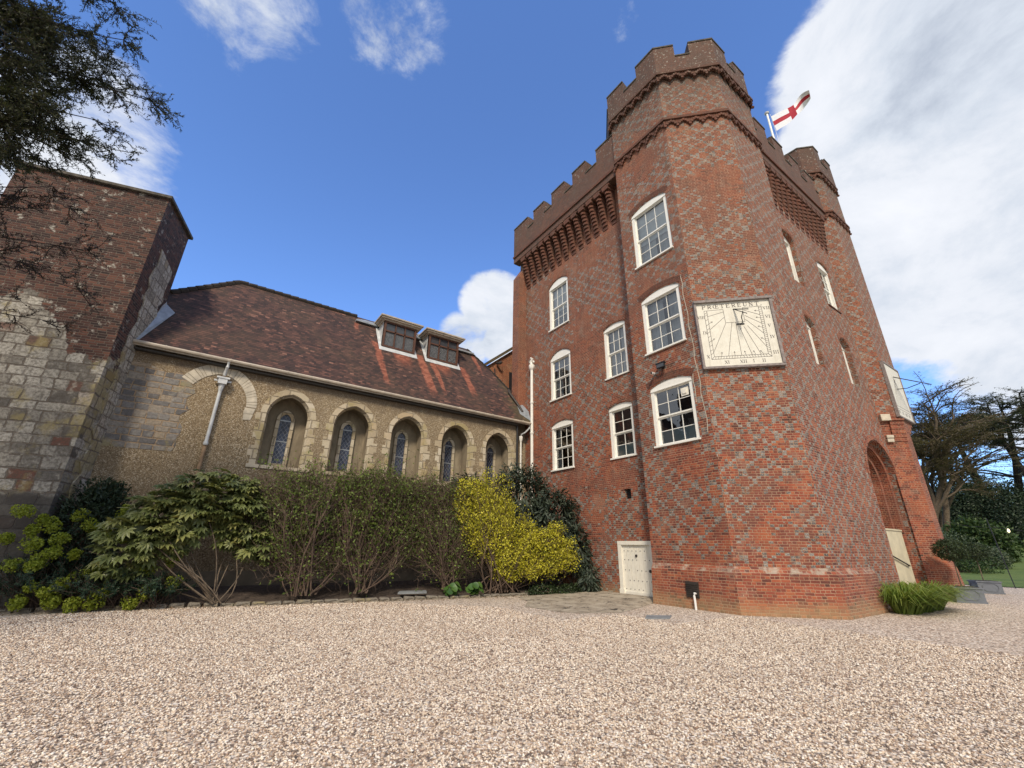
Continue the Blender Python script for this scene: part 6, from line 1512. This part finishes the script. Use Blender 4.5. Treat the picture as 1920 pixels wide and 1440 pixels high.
# ================================================================== overhanging yew, top left
yew = thing('yew_tree', 'dark yew overhanging the top left corner with drooping needle sprays', 'tree', (-9.5, 9.5, 0)); T = Twigs(); sprays = []
tb = np.array((-9.5, 9.5, 0)); trunk = curve(tb, (-9.2, 9.8, 15), .02, 10); T.add(trunk, .55, .25, 10)
def P3(px, py, dist): return np.array(at(px, py, dist))
BO = []   # boughs: start height on trunk, end pixel + distance, thickness
for (zs, px, py, ds, th_, dens) in ((8.5, 282, 188, 11.0, .06, 1.3), (9.6, 232, 75, 11.0, .06, 1.3), (10.5, 215, 8, 10.5, .05, 1.2), (7.4, 205, 282, 11.4, .05, 1.2), (8.0, 240, 160, 11.6, .05, 1.2), (7.6, 150, 300, 11.8, .05, 1.0),
                             (10.5, 120, 60, 11.0, .06, 1.4), (9.0, 130, 150, 11.4, .06, 1.5), (8.2, 90, 230, 11.3, .06, 1.5), (11.2, 60, 10, 10.5, .05, 1.4), (8.8, 40, 130, 10.8, .05, 1.5), (7.8, 40, 220, 10.6, .05, 1.4), (7.0, 60, 290, 11.6, .05, 1.2),
                             (9.4, 190, 110, 11.8, .05, 1.3), (8.4, 180, 225, 11.5, .05, 1.3), (11.0, 150, -40, 10.5, .05, 1.2), (10.0, 10, 60, 10.3, .05, 1.4), (9.4, 70, 90, 10.9, .05, 1.6), (8.8, 90, 170, 11.0, .05, 1.6), (8.0, 20, 270, 10.8, .05, 1.4), (10.2, 60, 40, 10.6, .05, 1.6), (8.4, 60, 200, 10.5, .05, 1.6), (7.6, 110, 260, 11.4, .05, 1.4), (9.2, 160, 60, 11.2, .05, 1.4), (8.6, 190, 150, 11.4, .05, 1.3)):
    s = trunk[min(9, int(zs / 15 * 9))].copy(); e = P3(px, py, ds); b = curve(s, e, .05, 12, .5); T.add(b, th_, .008, 6); BO.append((b, dens, 1))
for (zs, px, py, ds) in ((6.0, 165, 470, 12.5), (6.2, 130, 390, 12.3), (5.6, 150, 545, 12.6), (5.2, 80, 600, 12.4), (5.8, 60, 460, 12.0), (6.5, 40, 370, 12.0), (4.8, 40, 560, 12.2), (5.4, 110, 510, 12.3), (6.4, 100, 350, 12.4)):
    s = trunk[min(9, int(zs / 15 * 9))].copy(); e = P3(px, py, ds); b = curve(s, e, .06, 12, .3); T.add(b, .035, .006, 5); BO.append((b, .9, 0))
for b, dens, green in BO:
    L = np.linalg.norm(b[-1] - b[0])
    for j in range(int((44 if green else 34) * dens)):
        k = RNG.integers(3, 12); q = b[k]; ax = b[min(k + 1, 11)] - b[k - 1]; ax /= np.linalg.norm(ax); d2 = ax * .8 + RNG.normal(size=3) * .6; d2[2] -= .15; l2 = RNG.uniform(.35, 1.0) * (1.1 - .05 * k); b2 = curve(q, q + d2 / np.linalg.norm(d2) * l2, .12, 6, -.05); T.add(b2, .012, .004, 3); sprays.append((b2, green))
        for m_ in range(5):
            q2 = b2[RNG.integers(1, 6)]; d3 = d2 / np.linalg.norm(d2) * .7 + RNG.normal(size=3) * .6; d3[2] -= .25; b3 = curve(q2, q2 + d3 / np.linalg.norm(d3) * RNG.uniform(.15, .42), .1, 6); T.add(b3, .005, .003, 3); sprays.append((b3, green))
T.build('branches', M['darkbark'], yew)
cm = rnd_dir(1700); cm /= np.linalg.norm(cm, axis=1, keepdims=True); cm = np.array((-10.5, 8.3, 9.6)) + cm * np.array((4.2, 4.2, 6.0)) * (.5 + .55 * RNG.random((1700, 1)))  # leaf mass outside the frame, added to shade the left side
V, F = leaf_np(cm, rnd_dir(1700, -.3), rnd_dir(1700, .5), RNG.uniform(.25, .6, 1700), .22, .1); np_mesh('crown', V, F, M['yew'], yew)
g = [b for b, q in sprays if q]; br = [b for b, q in sprays if not q]
for nm, lst, n, mm in (('foliage', g, 210000, M['yew']), ('bare_foliage', br, 22000, leafmat('browned_needles', [(0, (.02, .014, .01)), (.6, (.045, .03, .02)), (1, (.07, .05, .025))], .15))):
    E = np.stack(lst); idx = RNG.integers(0, len(E), n); f = RNG.uniform(.5, 5, n); i0 = np.minimum(f.astype(int), 4); fr = (f - i0)[:, None]; C = E[idx, i0] * (1 - fr) + E[idx, i0 + 1] * fr + RNG.normal(size=(n, 3)) * .012
    D = (E[idx, i0 + 1] - E[idx, i0]); D /= np.linalg.norm(D, axis=1, keepdims=True) + 1e-9; D = D * .7 + rnd_dir(n) * .8; V, F = leaf_np(C, D, rnd_dir(n, .4), RNG.uniform(.035, .08, n), .017, .1); np_mesh(nm, V, F, mm, yew)
bpy.context.view_layer.update()
